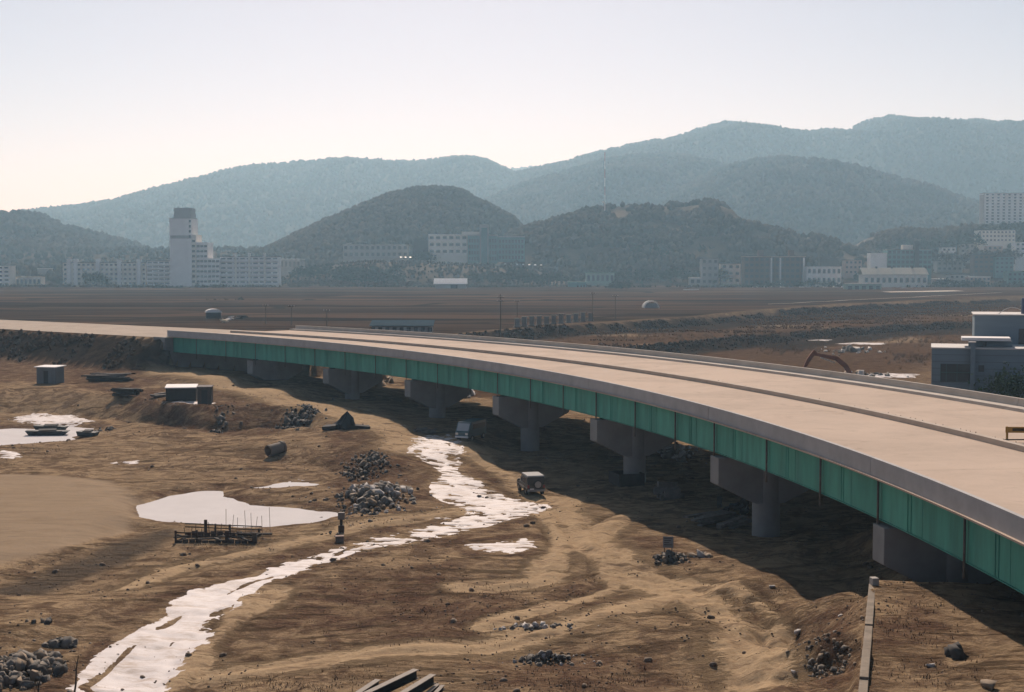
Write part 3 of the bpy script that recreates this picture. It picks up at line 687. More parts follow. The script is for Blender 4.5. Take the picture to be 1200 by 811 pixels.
# steel box girders: the outer one is panelled, the inner ones are plain
for s0, s1 in ((.92, 3.4), (8.3, 10.8), (15.7, 18.2), (23.1, 25.6)):
    sweep([(s0, Z_GB+.03), (s1, Z_GB+.03), (s1, Z_GT-.01), (s0, Z_GT-.01)], TH0, TH_END-.1).build('box_girder', DARKJ if s0 < 1 else GREEN[2], bridge, True)
sweep(rect(.74, 3.5, Z_GB-.01, Z_GB+.045), TH0, TH_END-.1).build('bottom_flange', GREEN[2], bridge, True)
sweep(rect(.74, 3.5, Z_GT-.055, Z_GT-.004), TH0, TH_END-.1).build('top_flange', GREEN[2], bridge, True)
PIPES = [4.32, 6.87, 8.87, 10.97, 13.23, 15.05, 17.04, 19.08, 20.88, 22.74, 24.66, 26.42] + [28.3+1.95*i for i in range(9)]
PIPES = [-6.0, -4.0, -2.0, 0.1, 2.2] + PIPES
edges = [TH0]
for a, b in zip(PIPES[:-1], PIPES[1:]): edges += [a, (a+b)/2]
edges += [PIPES[-1], TH_END-.12]
for i, (a, b) in enumerate(zip(edges[:-1], edges[1:])):
    sweep(rect(.80, .915, Z_GB+.055, Z_GT-.065), a+.006, b-.006, 0.6).build('girder_panel', GREEN[(i*7+i//3) % 3], bridge, True)
    if i and i % 2 == 0:
        for q in (.26, .34): sweep(rect(.765, .797, Z_GB+.06, Z_GT-.07), a+(b-a)*q-.006, a+(b-a)*q+.006).build('stiffener', GREEN[2], bridge, True)
for k, a in enumerate(PIPES):
    p = arc(.62, a, 0); top = arc(.62, a, Z_GT-.07); inn = arc(.95, a, Z_GT-.02)
    rad = .07 if a < 20 else .05
    m = MB(); m.tube((p[0], p[1], Z_GB-.75 + .12*rng.uniform(-1, 1)), top, rad, n=8); m.tube(top, (inn[0], inn[1], Z_GT-.02), rad, n=8)
    m.build('drain_pipe', PIPE, bridge, True, True)
m = MB()
for i in range(330):
    th = 2.0 + .052*i*1.0
    p = arc(13.15 + rng.uniform(-.1, .25), th + rng.uniform(-.01, .01)); m.tube((p[0], p[1], Z_DK-.02), (p[0]+rng.uniform(-.04, .04), p[1]+rng.uniform(-.04, .04), Z_DK+rng.uniform(.12, .32)), .032, n=4)
tag(m.build('rebar_stubs', mat('rust', (0.10, 0.055, 0.035), .9, .4, 3), bridge, True), kind='stuff')

ORD = ['half hidden by the terrace beyond the retaining wall', 'nearest fully visible, with its column in deep shade', 'second in line beyond the terrace, with dark footing', 'third in line, behind the parked jeep', 'fourth in line, beside the parked van', 'fifth in line towards the abutment', 'last before the abutment']
def t_pier(th, sc, mirror, label, group):
    zb = min(H(*arc(sc, th)[:2]), 4.4)
    root = thing('bridge_pier', label, 'pier', arc(sc, th, zb), R(th), group)
    a0, a1 = (4.25, 4.5) if not mirror else (4.5, 4.25)
    cap = [(-a0, 4.15-zb), (-1.15, 2.6-zb), (1.15, 2.6-zb), (a1, 4.15-zb), (a1, 6.2-zb), (-a0, 6.2-zb)]
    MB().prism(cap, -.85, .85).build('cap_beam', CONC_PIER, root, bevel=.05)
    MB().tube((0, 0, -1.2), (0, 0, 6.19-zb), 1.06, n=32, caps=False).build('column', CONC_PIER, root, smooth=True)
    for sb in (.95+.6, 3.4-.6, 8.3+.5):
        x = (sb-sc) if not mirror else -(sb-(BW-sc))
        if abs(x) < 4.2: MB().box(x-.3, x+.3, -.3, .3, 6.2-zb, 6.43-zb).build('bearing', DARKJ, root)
    return root
for i, th in enumerate(PIERS):
    lab = ORD[i-2] if i >= 2 else ('first off frame', 'second off frame')[i]
    if i >= 2: t_pier(th, 4.75, False, 'hammerhead pier ' + lab.replace('half hidden by the terrace', 'half hidden by the terrace'), 'front piers of the bridge')
    if 1 < i: t_pier(th, BW-4.75, True, 'rear pier under the far carriageway, at pier ' + lab.replace(' the earth', '').replace(', with its column in deep shade','').replace(', with dark footing','').replace(' beyond the retaining wall',' by the wall').replace(' beyond the terrace',''), 'rear piers of the bridge')
    if i < 2: t_pier(th, 4.75, False, 'concrete hammerhead pier under the near end of the bridge, beyond the right edge', 'piers beyond the right edge')
# abutment: front wall, wing wall
ab = thing('abutment', 'grey concrete abutment closing the far end of the bridge', 'abutment', arc(0, TH_END, 4))
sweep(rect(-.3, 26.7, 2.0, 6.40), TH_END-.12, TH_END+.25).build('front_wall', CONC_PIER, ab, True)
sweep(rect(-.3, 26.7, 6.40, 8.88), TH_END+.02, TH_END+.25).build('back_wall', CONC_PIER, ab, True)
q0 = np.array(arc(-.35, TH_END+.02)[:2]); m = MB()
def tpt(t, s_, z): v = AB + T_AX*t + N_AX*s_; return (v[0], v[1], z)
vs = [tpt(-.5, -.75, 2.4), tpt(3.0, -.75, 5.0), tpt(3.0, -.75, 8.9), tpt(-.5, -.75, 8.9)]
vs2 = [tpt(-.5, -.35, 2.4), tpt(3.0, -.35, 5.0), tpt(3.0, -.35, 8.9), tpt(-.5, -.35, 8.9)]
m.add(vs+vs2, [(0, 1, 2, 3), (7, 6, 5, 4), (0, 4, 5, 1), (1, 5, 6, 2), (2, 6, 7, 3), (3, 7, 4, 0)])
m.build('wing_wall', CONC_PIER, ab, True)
# approach road on the embankment
m = MB(); vs = []; fs = []
ts = np.linspace(1.2, 260, 60)
for t in ts:
    top = 8.72 - .006*min(t, 120) - 4.6*float(sstep(150, 420, np.array(t))) + .06
    vs += [tpt(t, 0.2, top), tpt(t, BW-.2, top)]
fs = [(2*i, 2*i+1, 2*i+3, 2*i+2) for i in range(len(ts)-1)]
o = m.add(vs, fs).build('approach_road', mat('gravel_road', (0.40, 0.33, 0.265), .95, .2, .3, spec=.1))
tag(o, 'pale gravel approach road leading off from the bridge end', 'road', kind='structure')

# ------------------------------------------------------------------ far buildings
WALLS = {
 'cream': mat('cream_render', (0.82, 0.76, 0.67), .9, .10, .15, spec=.1), 'white': mat('white_render', (0.86, 0.83, 0.80), .9, .10, .15, spec=.1),
 'grey': mat('grey_render', (0.36, 0.35, 0.34), .9, .15, .15, spec=.1), 'teal': mat('teal_panel', (0.10, 0.22, 0.22), .6, .2, .2, spec=.3),
 'brown': mat('brown_brick_wall', (0.13, 0.085, 0.065), .9, .2, .2, spec=.1), 'pgreen': mat('pale_green_wall', (0.33, 0.42, 0.36), .9, .15, .2, spec=.1),
 'pink': mat('pinkish_render', (0.50, 0.38, 0.33), .9, .15, .2, spec=.1), 'dark': mat('dark_wall', (0.07, 0.07, 0.07), .9, .2, .2, spec=.1)}
GLASS = mat('window_glass', (0.06, 0.07, 0.078), .25, .3, .5, spec=.5)
ROOF_D = mat('dark_roof', (0.07, 0.065, 0.065), .9, .2, .3, spec=.1)
ROOF_W = mat('white_sheet_roof', (0.82, 0.80, 0.78), .7, .08, .3, spec=.2)
ROOF_C = mat('cream_sheet_roof', (0.62, 0.54, 0.42), .8, .12, .3, spec=.1)
ROOF_G = mat('green_sheet_roof', (0.08, 0.20, 0.15), .8, .15, .3, spec=.1)
WIN_CACHE = {}
def win_mesh(w, h, d=.12):
    k = (round(w, 2), round(h, 2))
    if k not in WIN_CACHE: WIN_CACHE[k] = MB().box(-w/2, w/2, -d/2, d/2, -h/2, h/2).mesh('window', GLASS)
    return WIN_CACHE[k]
def bldg(name, label, cat, x0, x1, yt, yb, Y, depth, wall, floors=0, bays=0, roof=None, wf=(.55, .5), skip=(0, 0), group=None, bands=None, side=0):
    a = W(x0, yb, Y); b = W(x1, yt, Y); cx = (a[0]+b[0])/2; g = min(H(cx, Y), H(cx, Y+depth))
    z0 = a[2]; zb = min(z0, g-.3) if g < z0+1 else z0-1.5
    root = thing(name, label, cat, (cx, Y, zb), 0, group)
    hw = (b[0]-a[0])/2; zt = b[2]-zb; base = z0-zb
    MB().box(-hw, hw, 0, depth, 0, zt).build('wall', WALLS[wall], root)
    MB().box(-hw-.25, hw+.25, -.25, depth+.25, zt-.005, zt+.45).build('roof', roof or ROOF_D, root)
    if floors:
        fh = (zt-base)/floors; bw = (2*hw)/bays
        me = win_mesh(bw*wf[0], fh*wf[1])
        for f in range(floors):
            for k in range(bays):
                inst('window', me, root, (-hw+bw*(k+.5), -.03, base+fh*(f+.55)))
            if bands: MB().box(-hw-.02, hw+.02, -1.1, -.002, base+fh*f+.02, base+fh*f+fh*.46).build('balcony', WALLS[bands], root)
        if side:
            sm = win_mesh(.12, fh*wf[1]*.9)
            for f in range(floors):
                for k in range(side):
                    o = inst('window', win_mesh(depth/side*.5, fh*wf[1]), root, ((-hw-.03) if cx > 0 else hw+.03, depth*(k+.5)/side, base+fh*(f+.55)), (0, 0, math.pi/2))
    root['hw'] = hw; root['zt'] = zt; root['base'] = base
    return root
def add_box(root, Yr, x0, x1, yt, yb, Y, depth, m, name):     # a further mass of a building, given by pixels
    a = W(x0, yb, Y); b = W(x1, yt, Y)
    return MB().box(a[0], b[0], Y, Y+depth, a[2], b[2]).build(name, m, root, True)
def windows_at(root, x0, x1, yt, yb, Y, floors, bays, wf=(.55, .5)):
    a = W(x0, yb, Y); b = W(x1, yt, Y); bw = (b[0]-a[0])/bays; fh = (b[2]-a[2])/floors; me = win_mesh(bw*wf[0], fh*wf[1]); l = root.location
    for f in range(floors):
        for k in range(bays): inst('window', me, root, (a[0]+bw*(k+.5)-l[0], Y-.04-l[1], a[2]+fh*(f+.55)-l[2]))
def gable(root, x0, x1, ye, yr, Y, depth, m, over=.6):        # ridged roof from eave row ye to ridge row yr, ridge along x
    a = W(x0, ye, Y); b = W(x1, yr, Y+depth/2); zr = b[2]; e = a[2]; X0, X1 = a[0]-over, W(x1, ye, Y)[0]+over
    v = [(X0, Y-over, e-.05), (X1, Y-over, e-.05), (X1, Y+depth/2, zr), (X0, Y+depth/2, zr), (X0, Y+depth+over, e-.05), (X1, Y+depth+over, e-.05)]
    u = [(x, y, z+.22) for x, y, z in v]
    return MB().add(v+u, [(6, 7, 8, 9), (9, 8, 11, 10), (1, 0, 3, 2), (2, 3, 4, 5), (0, 1, 7, 6), (4, 10, 11, 5), (0, 6, 9, 3), (3, 9, 10, 4), (1, 2, 8, 7), (2, 5, 11, 8)]).build('roof', m, root, True)

# apartments and stepped tower at the left
b = bldg('apartment_block', 'cream five-storey apartment block at the left edge of the flats', 'apartment block', -40, 11, 312, 336, 1150, 14, 'cream', 5, 7, ROOF_W, (.6, .5), bands='white')
b = bldg('apartment_block', 'long cream apartment block with stair towers left of the stepped tower', 'apartment block', 74, 171, 308, 335, 1150, 13, 'cream', 5, 18, None, (.5, .4))
for x in (80, 88, 114, 139, 162): add_box(b, 1150, x-1.6, x+2.4, 303.5, 335, 1148.8, 5, WALLS['white'], 'stair_tower')
b = bldg('apartment_block', 'narrow white balconied block touching the stepped tower', 'apartment block', 172.5, 199, 306, 335, 1146, 13, 'white', 6, 4, None, (.8, .45), bands='white')
t = bldg('stepped_tower', 'tall pale stepped tower block beside the flats', 'tower', 199.5, 224, 256, 337, 1140, 24, 'white', 0, 0, WALLS['grey'])
add_box(t, 1140, 204, 223, 243.5, 250, 1143, 18, WALLS['grey'], 'crown_box'); add_box(t, 1140, 203.5, 223.5, 250, 256.5, 1142.5, 19, WALLS['grey'], 'crown_neck')
add_box(t, 1140, 224.2, 229.5, 275, 337, 1141, 22, WALLS['cream'], 'step'); add_box(t, 1140, 229.7, 243, 284, 337, 1142, 22, WALLS['white'], 'step'); add_box(t, 1140, 243.2, 257, 303, 337, 1143, 20, WALLS['white'], 'step')
for k in range(13):
    y = 257 + k*5.9
    windows_at(t, 224.3, 229.3, y, y+4.4, 1141, 1, 1, (.75, .62)) if y > 276 else windows_at(t, 221, 224, y, y+5, 1140, 1, 1, (.8, .6))
    if y > 285: windows_at(t, 230, 243, y, y+4.4, 1142, 1, 3, (.85, .55))
    if y > 304: windows_at(t, 243.4, 257, y, y+4.4, 1143, 1, 3, (.85, .55))
add_box(t, 1140, 199.4, 224.1, 276, 279.5, 1139.9, 24.2, WALLS['grey'], 'string_course')
b = bldg('apartment_block', 'white balconied apartment block with dark flat roof right of the tower', 'apartment block', 258, 326, 301, 334, 1150, 14, 'white', 6, 9, None, (.72, .4), bands='white')
for x in (275, 291, 309): add_box(b, 1150, x, x+2, 296.5, 334, 1148.6, 3, WALLS['cream'], 'stair_tower')
b = bldg('low_house', 'low cream house with white roof between the left hill and the flats', 'house', 18, 48, 325, 336, 1165, 10, 'cream', 1, 6, ROOF_C)
b = bldg('store_shed', 'small shed with bright white roof behind the low cream house', 'shed', 44, 58, 315, 322, 1260, 9, 'grey', 0, 0, ROOF_W)
b = bldg('greenhouse_shed', 'pair of long pale sheds right of the balconied flats', 'shed', 328, 352, 304, 316, 1240, 26, 'grey', 1, 5, ROOF_W)
# school on the knoll
s_ = bldg('school_building', 'cream and teal school with stair tower standing on the knoll', 'school', 502, 548, 275, 299, 1290, 14, 'cream', 3, 6, WALLS['white'], (.62, .42))
add_box(s_, 1290, 485, 501.8, 281, 299, 1292, 12, WALLS['dark'], 'side_wing'); add_box(s_, 1290, 548.3, 583, 276.5, 309, 1286, 16, WALLS['teal'], 'glazed_wing')
add_box(s_, 1290, 541, 563, 271.5, 276.3, 1288, 12, WALLS['cream'], 'roof_block'); add_box(s_, 1290, 562, 572.5, 263, 309, 1284.5, 10, WALLS['grey'], 'stair_tower')
add_box(s_, 1290, 564, 571, 267, 309, 1284.2, .25, WALLS['teal'], 'stair_glazing'); add_box(s_, 1290, 583.3, 615, 278, 307, 1287, 15, WALLS['teal'], 'glazed_wing')
add_box(s_, 1290, 548, 583.2, 275, 276.6, 1285.8, 16.4, WALLS['grey'], 'cornice'); add_box(s_, 1290, 583.4, 615.2, 276.6, 278.1, 1286.8, 15.4, WALLS['grey'], 'cornice')
windows_at(s_, 549, 561, 279, 307, 1286, 4, 4, (.7, .6)); windows_at(s_, 573, 582, 279, 307, 1286, 4, 3, (.7, .6)); windows_at(s_, 584, 614, 280, 305, 1287, 4, 8, (.7, .6))
b = bldg('low_school_wing', 'long low grey building on the slope left of the school', 'building', 402, 478, 287, 302, 1330, 12, 'grey', 2, 12, WALLS['grey'])
b = bldg('barn', 'small barn with bright white roof at the edge of the brown field', 'barn', 509.5, 546, 333, 340.5, 1040, 12, 'grey', 0, 0, ROOF_W)
gable(b, 509, 546.5, 333, 326.5, 1040, 12, ROOF_W); add_box(b, 1040, 528, 536, 334, 340.5, 1039.8, .4, WALLS['dark'], 'door')
# middle distance between the hills
b = bldg('green_roofed_shed', 'pale green walled shed below the mast hill', 'shed', 687, 720, 320, 333, 1165, 12, 'pgreen', 1, 6, ROOF_G)
b = bldg('low_warehouse', 'low grey warehouse with green roof left of the pale green shed', 'warehouse', 666, 687, 331, 338, 1120, 9, 'teal', 0, 0, ROOF_G)
b = bldg('kiosk', 'small kiosk with white canopy roof right of the mast hill foot', 'kiosk', 808, 822, 326, 334, 1160, 8, 'grey', 1, 2, ROOF_W)
b = bldg('concrete_block_house', 'plain grey concrete house left of the brown apartments', 'house', 822, 842, 303, 334, 1175, 12, 'grey', 4, 3, None, (.5, .4))
b = bldg('small_house', 'small pale house among trees left of the brown apartments', 'house', 845, 868, 309, 333, 1185, 12, 'cream', 3, 3, None, (.5, .4))
b = bldg('white_house', 'row of small white houses below the wooded mast hill', 'house', 628, 655, 290, 299, 1385, 12, 'white', 1, 6, ROOF_W)
b = bldg('pale_house', 'lone pale house high on the terraced mast hill', 'house', 754, 768, 264, 269, 1395, 8, 'pink', 1, 3, ROOF_C)
# right-hand town
b = bldg('apartment_block', 'dark brown apartment block with white chimney shafts', 'apartment block', 872, 944, 301, 334, 1160, 14, 'brown', 5, 12, WALLS['pink'], (.62, .5))
for x in (903, 913.5, 941): add_box(b, 1160, x, x+2, 302, 334, 1158.5, 1.4, WALLS['white'], 'chimney')
for x in (889, 925): add_box(b, 1160, x, x+6, 293, 301.2, 1164, 6, WALLS['brown'], 'roof_house')
b = bldg('white_house', 'white two-storey house with pale roof right of the brown apartments', 'house', 945.5, 986, 313, 334, 1150, 12, 'white', 2, 7, ROOF_W)
b = bldg('church_hall', 'cream hall with long pale roof and roof vents', 'hall', 1012, 1087, 322, 336, 1110, 16, 'cream', 1, 11, ROOF_C, (.5, .4))
gable(b, 1011.5, 1087.5, 322, 314, 1110, 16, ROOF_C)
for x in (1026, 1044, 1068, 1084): add_box(b, 1110, x, x+2.2, 312.5, 318, 1117, 2, WALLS['dark'], 'roof_vent')
b = bldg('pale_green_store', 'low pale green store in front of the cream hall', 'store', 992, 1033, 333, 343, 1010, 10, 'pgreen', 1, 5, WALLS['grey'])
b = bldg('office_block', 'teal glazed office block with dark lift tower behind the cream hall', 'office', 1040, 1092, 293, 316, 1230, 16, 'teal', 4, 10, WALLS['grey'], (.7, .6))
add_box(b, 1230, 1072, 1077.5, 282.5, 316, 1228.5, 6, WALLS['dark'], 'lift_tower'); add_box(b, 1230, 1020, 1039.8, 296.5, 318, 1231, 12, WALLS['white'], 'stair_wing'); add_box(b, 1230, 1058, 1070, 287, 293.1, 1234, 6, WALLS['cream'], 'roof_house')
b = bldg('high_rise', 'white high-rise apartment slab at the right edge of the town', 'high-rise', 1153, 1232, 226.5, 280, 1480, 16, 'white', 15, 12, None, (.42, .5))
add_box(b, 1480, 1152, 1153.0, 228, 280, 1481, 14, WALLS['grey'], 'end_shaft')
b = bldg('terrace_block', 'long beige low building under the high-rise', 'building', 1146, 1190, 270, 284, 1400, 12, 'cream', 3, 10, None, (.5, .4))
SM = [(1157,1175,288,300,1330,'pink',ROOF_W,'pink walled house with white roof under the beige building'),(1141,1165,299,321,1250,'brown',None,'brown brick house between the teal office and the right edge'),
 (1166,1188,301,321,1245,'teal',None,'teal panelled house near the right edge'),(1181,1225,319,336,1160,'teal',ROOF_G,'green roofed workshop at the right edge'),
 (1096,1113,327,332,1150,'grey',ROOF_W,'low shed with white roof right of the cream hall'),(1136,1161,325,334,1140,'pink',ROOF_W,'pinkish house with pale roof right of the cream hall'),
 (1113,1136,322,333,1190,'grey',None,'grey house between the white shed and the pinkish house'),(1098,1128,306,318,1290,'grey',None,'grey terraced house right of the teal office'),
 (962,984,303,312,1260,'dark',ROOF_D,'dark house behind the white two-storey house'),(990,1010,305,322,1240,'pink',ROOF_D,'brick house with dark roof left of the white stair wing'),
 (1190,1230,284,300,1310,'white',ROOF_C,'white house with cream roof at the right edge'),(1104,1120,290,301,1370,'white',None,'white house on the wooded knoll'),
 (1126,1142,286,297,1380,'grey',ROOF_D,'grey house on the knoll left of the pink house'),(928,946,288,297,1390,'cream',None,'cream cottage on the slope above the brown apartments'),
 (1058,1076,272,279,1495,'white',ROOF_W,'small white house at the top of the knoll')]
for x0, x1, yt, yb, Y, wl_, rf, lb in SM:
    bldg('town_house', lb, 'house', x0, x1, yt, yb, Y, 11, wl_, max(1, round((yb-yt)/5.5)), max(2, round((x1-x0)/5.5)), rf, (.5, .42), group='houses of the right-hand town')
# radio mast on the hill
mp_ = W(708.5, 276, 1400); zt_ = W(708.5, 178, 1400)[2]
mast = thing('radio_mast', 'tall thin lattice radio mast on the wooded hill', 'mast', (mp_[0], 1400, mp_[2]-3))
MW = mat('mast_white', (0.6, 0.58, 0.57), .6); MRd = mat('mast_red', (0.30, 0.07, 0.05), .6)
hh_ = zt_-mp_[2]+3; n = 10
for k in range(n):
    m = MB(); z0, z1 = hh_*k/n, hh_*(k+1)/n; r0, r1 = 1.5-.11*k, 1.5-.11*(k+1)
    for sx, sy in ((-1, -1), (1, -1), (1, 1), (-1, 1)): m.tube((sx*r0/2, sy*r0/2, z0), (sx*r1/2, sy*r1/2, z1), .16, n=4)
    for q in range(4):
        za, zb_ = z0+(z1-z0)*q/4, z0+(z1-z0)*(q+1)/4; sgn = 1 if q % 2 else -1
        m.tube((-sgn*r0/2, -r0/2, za), (sgn*r0/2, -r0/2, zb_), .09, n=4); m.tube((-r0/2, sgn*r0/2, za), (-r0/2, -sgn*r0/2, zb_), .09, n=4)
    m.build('mast_section', MRd if k % 2 else MW, mast)
o = MB().tube((-1.8, -1.6, hh_*.42), (-1.8, -2.2, hh_*.42), 1.2, n=12).build('dish', ROOF_W, mast)
o = MB().box(-.4, .4, -2.0, -1.2, 0, hh_*.42).build('cable_tray', MW, mast)

# ------------------------------------------------------------------ far trees
TRUNK = mat('bark', (0.09, 0.07, 0.055), 1.0, .3, 2)
LEAF = {'pine': mat('pine_needles', (0.035, 0.055, 0.035), 1.0, .45, .8, spec=.05), 'bare': mat('bare_twigs', (0.085, 0.066, 0.052), 1.0, .4, .8, spec=.05)}
def tree_meshes(kind, seed, cards=150):
    r = np.random.default_rng(seed); tr = MB(); V = []; T = []
    hgt = 1.0; tr.tube((0, 0, -.05), (.02, 0, .55), .035, .02, n=6)
    tips = []
    for k in range(7):
        a = k*2.4 + r.uniform(-.4, .4); z = .28+.07*k; l = (.34-.03*k) if kind == 'pine' else .30
        e = (l*math.cos(a), l*math.sin(a), z + l*(.25 if kind == 'pine' else .75)); tr.tube((.01, 0, z), e, .015, .006, n=4, caps=False); tips.append((e, .16-.008*k))
    tr.tube((.02, 0, .55), (.03, .01, .85), .02, .006, n=5); tips.append(((.03, .01, .85), .11)); tips.append(((.02, 0, .62), .2))
    for k in range(cards):
        c, rad = tips[r.integers(len(tips))]
        p = np.array(c) + r.normal(size=3)*rad*np.array([.75, .75, .6]); s = r.uniform(.035, .085)
        q = r.normal(size=(3, 3))*s; i = len(V); V += [p+q[0], p+q[1], p+q[2]]; T.append((i, i+1, i+2))
    return tr.mesh('trunk', TRUNK), raw_mesh('crown', np.array(V), np.array(T), LEAF[kind])
TREES = {k: [tree_meshes(k, 40+i+(7 if k == 'pine' else 0)) for i in range(3)] for k in ('pine', 'bare')}
def tree(kind, x, y, z, h, label, group, wid=1.0):
    t = thing('pine_tree' if kind == 'pine' else 'bare_tree', label, 'tree', (x, y, z), rng.uniform(0, 6.28), group)
    a, b = rng.choice(TREES[kind]); inst('trunk', a, t, scale=(h*wid, h*wid, h)); inst('crown', b, t, scale=(h*wid, h*wid, h)); return t
def row(kind, x0, x1, yb0, yb1, Y, n, hpx, label, group, jit=14, wid=1.0):
    for k in range(n):
        px = x0+(x1-x0)*(k+.5)/n + rng.uniform(-.4, .4)*(x1-x0)/n; py = yb0+(yb1-yb0)*(k+.5)/n; YY = Y + rng.uniform(-jit, jit)
        q = W(px, py, YY); h = (1.0 if px < 340 else 1.25)*hpx*rng.uniform(.75, 1.25)*YY/F
        tree(kind, q[0], YY, min(q[2], max(H(q[0], YY), q[2]-6)) - .3, h, label, group, wid*rng.uniform(.85, 1.3))
row('pine', 100, 124, 336, 336, 1130, 5, 17, 'dark evergreen in the clump before the long cream flats', 'evergreens before the long cream flats', 6)
row('pine', 62, 72, 334, 334, 1120, 2, 14, 'dark evergreen between the cream house and the long flats', 'evergreens beside the cream house')
row('bare', 15, 150, 340, 340, 1105, 16, 7, 'low leafless bush along the field edge before the left flats', 'bushes along the left field edge', 5, 1.5)
row('pine', 155, 262, 342, 341, 1085, 15, 8, 'dark evergreen in the hedge at the foot of the stepped tower', 'evergreen hedge at the tower foot', 5, 1.4)
row('pine', 236, 282, 357, 357, 690, 7, 8, 'dark low shrub in the thicket standing in the brown field', 'thicket in the brown field', 5, 1.6)
row('pine', 345, 470, 320, 317, 1195, 18, 12, 'evergreen shrub in the dark belt across the knoll', 'evergreens across the knoll', 10, 1.3)
row('pine', 395, 470, 334, 334, 1160, 10, 16, 'dark evergreen in the thicket at the foot of the knoll', 'thicket at the foot of the knoll', 8, 1.4)
row('pine', 485, 505, 300, 302, 1275, 4, 12, 'evergreen in front of the cream school wing', 'evergreens before the school', 5, 1.3)
row('pine', 550, 660, 328, 328, 1175, 18, 14, 'evergreen in the belt below the school car park', 'evergreens below the school', 8, 1.3)
row('bare', 340, 560, 338, 338, 1145, 22, 7, 'leafless bush along the field edge below the knoll', 'bushes along the field edge below the knoll', 6, 1.6)
row('pine', 630, 700, 303, 303, 1300, 12, 9, 'evergreen in the hedge under the mast hill', 'hedge under the mast hill', 8, 1.5)
row('pine', 690, 862, 325, 325, 1200, 26, 14, 'evergreen in the long dark belt below the mast hill', 'belt of evergreens below the mast hill', 16, 1.3)
for x in (744, 770, 786, 823, 833): row('pine', x-2, x+2, 306, 306, 1300, 1, 22, 'tall dark cypress standing above the belt below the mast hill', 'tall cypresses below the mast hill', 3, .8)
row('pine', 712, 735, 341, 341, 1050, 5, 9, 'dark shrub at the field edge below the pale green shed', 'shrubs below the pale green shed', 4, 1.5)
row('bare', 850, 1010, 300, 302, 1370, 20, 12, 'leafless tree on the slope behind the brown apartments', 'bare trees behind the brown apartments', 20, 1.2)
row('pine', 870, 1000, 338, 338, 1120, 16, 7, 'low hedge bush in front of the brown apartments', 'hedge before the brown apartments', 5, 1.6)
row('pine', 1090, 1200, 338, 338, 1110, 14, 9, 'evergreen shrub along the field edge of the right-hand town', 'shrubs along the right field edge', 8, 1.4)
row('bare', 1100, 1200, 305, 300, 1300, 14, 13, 'leafless tree among the houses at the right', 'bare trees among the right-hand houses', 30, 1.2)
row('pine', 1030, 1150, 290, 285, 1400, 14, 13, 'evergreen on the knoll among the upper houses', 'evergreens on the right-hand knoll', 20, 1.2)

r = np.random.default_rng(55); n = 9000
x = r.uniform(-900, 900, n); y = 1215 + 750*r.random(n)**1.2; k = fbm(x/45, y/45, 3, 58) > np.where((x > 120) & (y < 1430), .35, np.where((x > -230) & (x < 40) & (y < 1345), 9, -.45))
tag(forest(x[k], y[k], Hv(x[k], y[k]), 5.0, 61, 'far_woods'), 'dark woods filling the ground between the houses and the hills', 'woods', kind='stuff')
n = 2600; x = r.uniform(-440, 470, n); y = 1120 + 26*r.normal(size=n)*.5 - 10*np.sin(x/60); k = fbm(x/30, y/50, 3, 59) > -.15
tag(forest(x[k], y[k], Hv(x[k], y[k]), 1.7, 63, 'far_hedge'), 'dark hedge line along the far edge of the brown fields', 'hedge', kind='stuff')
# ------------------------------------------------------------------ cars far away
CARC = [mat('car_%s' % k, c, .3, .05, 1, spec=.5, coat=.4) for k, c in (('white', (.75, .75, .75)), ('silver', (.5, .5, .5)), ('dark', (.03, .035, .04)), ('blue', (.05, .09, .16)))]
def far_car_meshes(cm, big=False):
    l, h = (2.15, 1.42) if not big else (5.2, 3.0)
    m = MB().prism([(-l, .35), (l, .35), (l, .8), (l*.55, .92), (l*.32, h), (-l*.55, h), (-l*.85, .95), (-l, .85)] if not big else [(-l, .4), (l, .4), (l, h), (-l, h)], -.85, .85)
    return m.mesh('body', cm)
CARM = [far_car_meshes(c) for c in CARC]; BUSM = far_car_meshes(CARC[0], True)
CARW = MB().prism([(1.0, .93), (.62, 1.33), (-1.1, 1.33), (-1.65, .96)], -.87, .87).mesh('side_window', GLASS)
WHL = MB().tube((0, -.1, 0), (0, .1, 0), .33, n=12).mesh('wheel', mat('tyre_rubber', (.02, .02, .02), .9))
def far_car(px, py, Y, k, label, group, rz=0):
    q = W(px, py, Y); t = thing('parked_car', label, 'car', q, rz, group)
    inst('body', CARM[k], t); inst('side_window', CARW, t)
    for sx in (-1.35, 1.35):
        for sy in (-.78, .78): inst('wheel', WHL, t, (sx, sy, .33))
for i in range(7): far_car(592+i*7.0, 310.5+.2*i, 1262, (0, 1, 0, 0, 2, 0, 1)[i], 'car parked in the row in front of the school', 'cars parked before the school', math.pi/2 + rng.uniform(-.1, .1))
for i in range(11): far_car(886+i*10.3+rng.uniform(-2, 2), 337.5, 1105, (0, 1, 2, 0, 3, 0, 1, 2, 0, 1, 0)[i], 'car parked along the street before the brown apartments', 'cars along the town street', rng.uniform(-.2, .2))
for i in range(5): far_car(470+i*5.5, 302.5, 1308, (0, 2, 0, 1, 0)[i], 'car parked by the low grey school wing', 'cars by the low school wing', math.pi/2)
bq = W(810, 344, 985); t = thing('white_bus', 'white bus at the edge of the brown field below the kiosk', 'bus', bq); inst('body', BUSM, t)
inst('window_band', MB().box(-4.9, 4.9, -.88, -.853, 1.5, 2.4).mesh('window_band', GLASS), t)
for sx in (-3, 3): inst('wheel', WHL, t, (sx, -.8, .45), scale=(1.4, 1, 1.4))

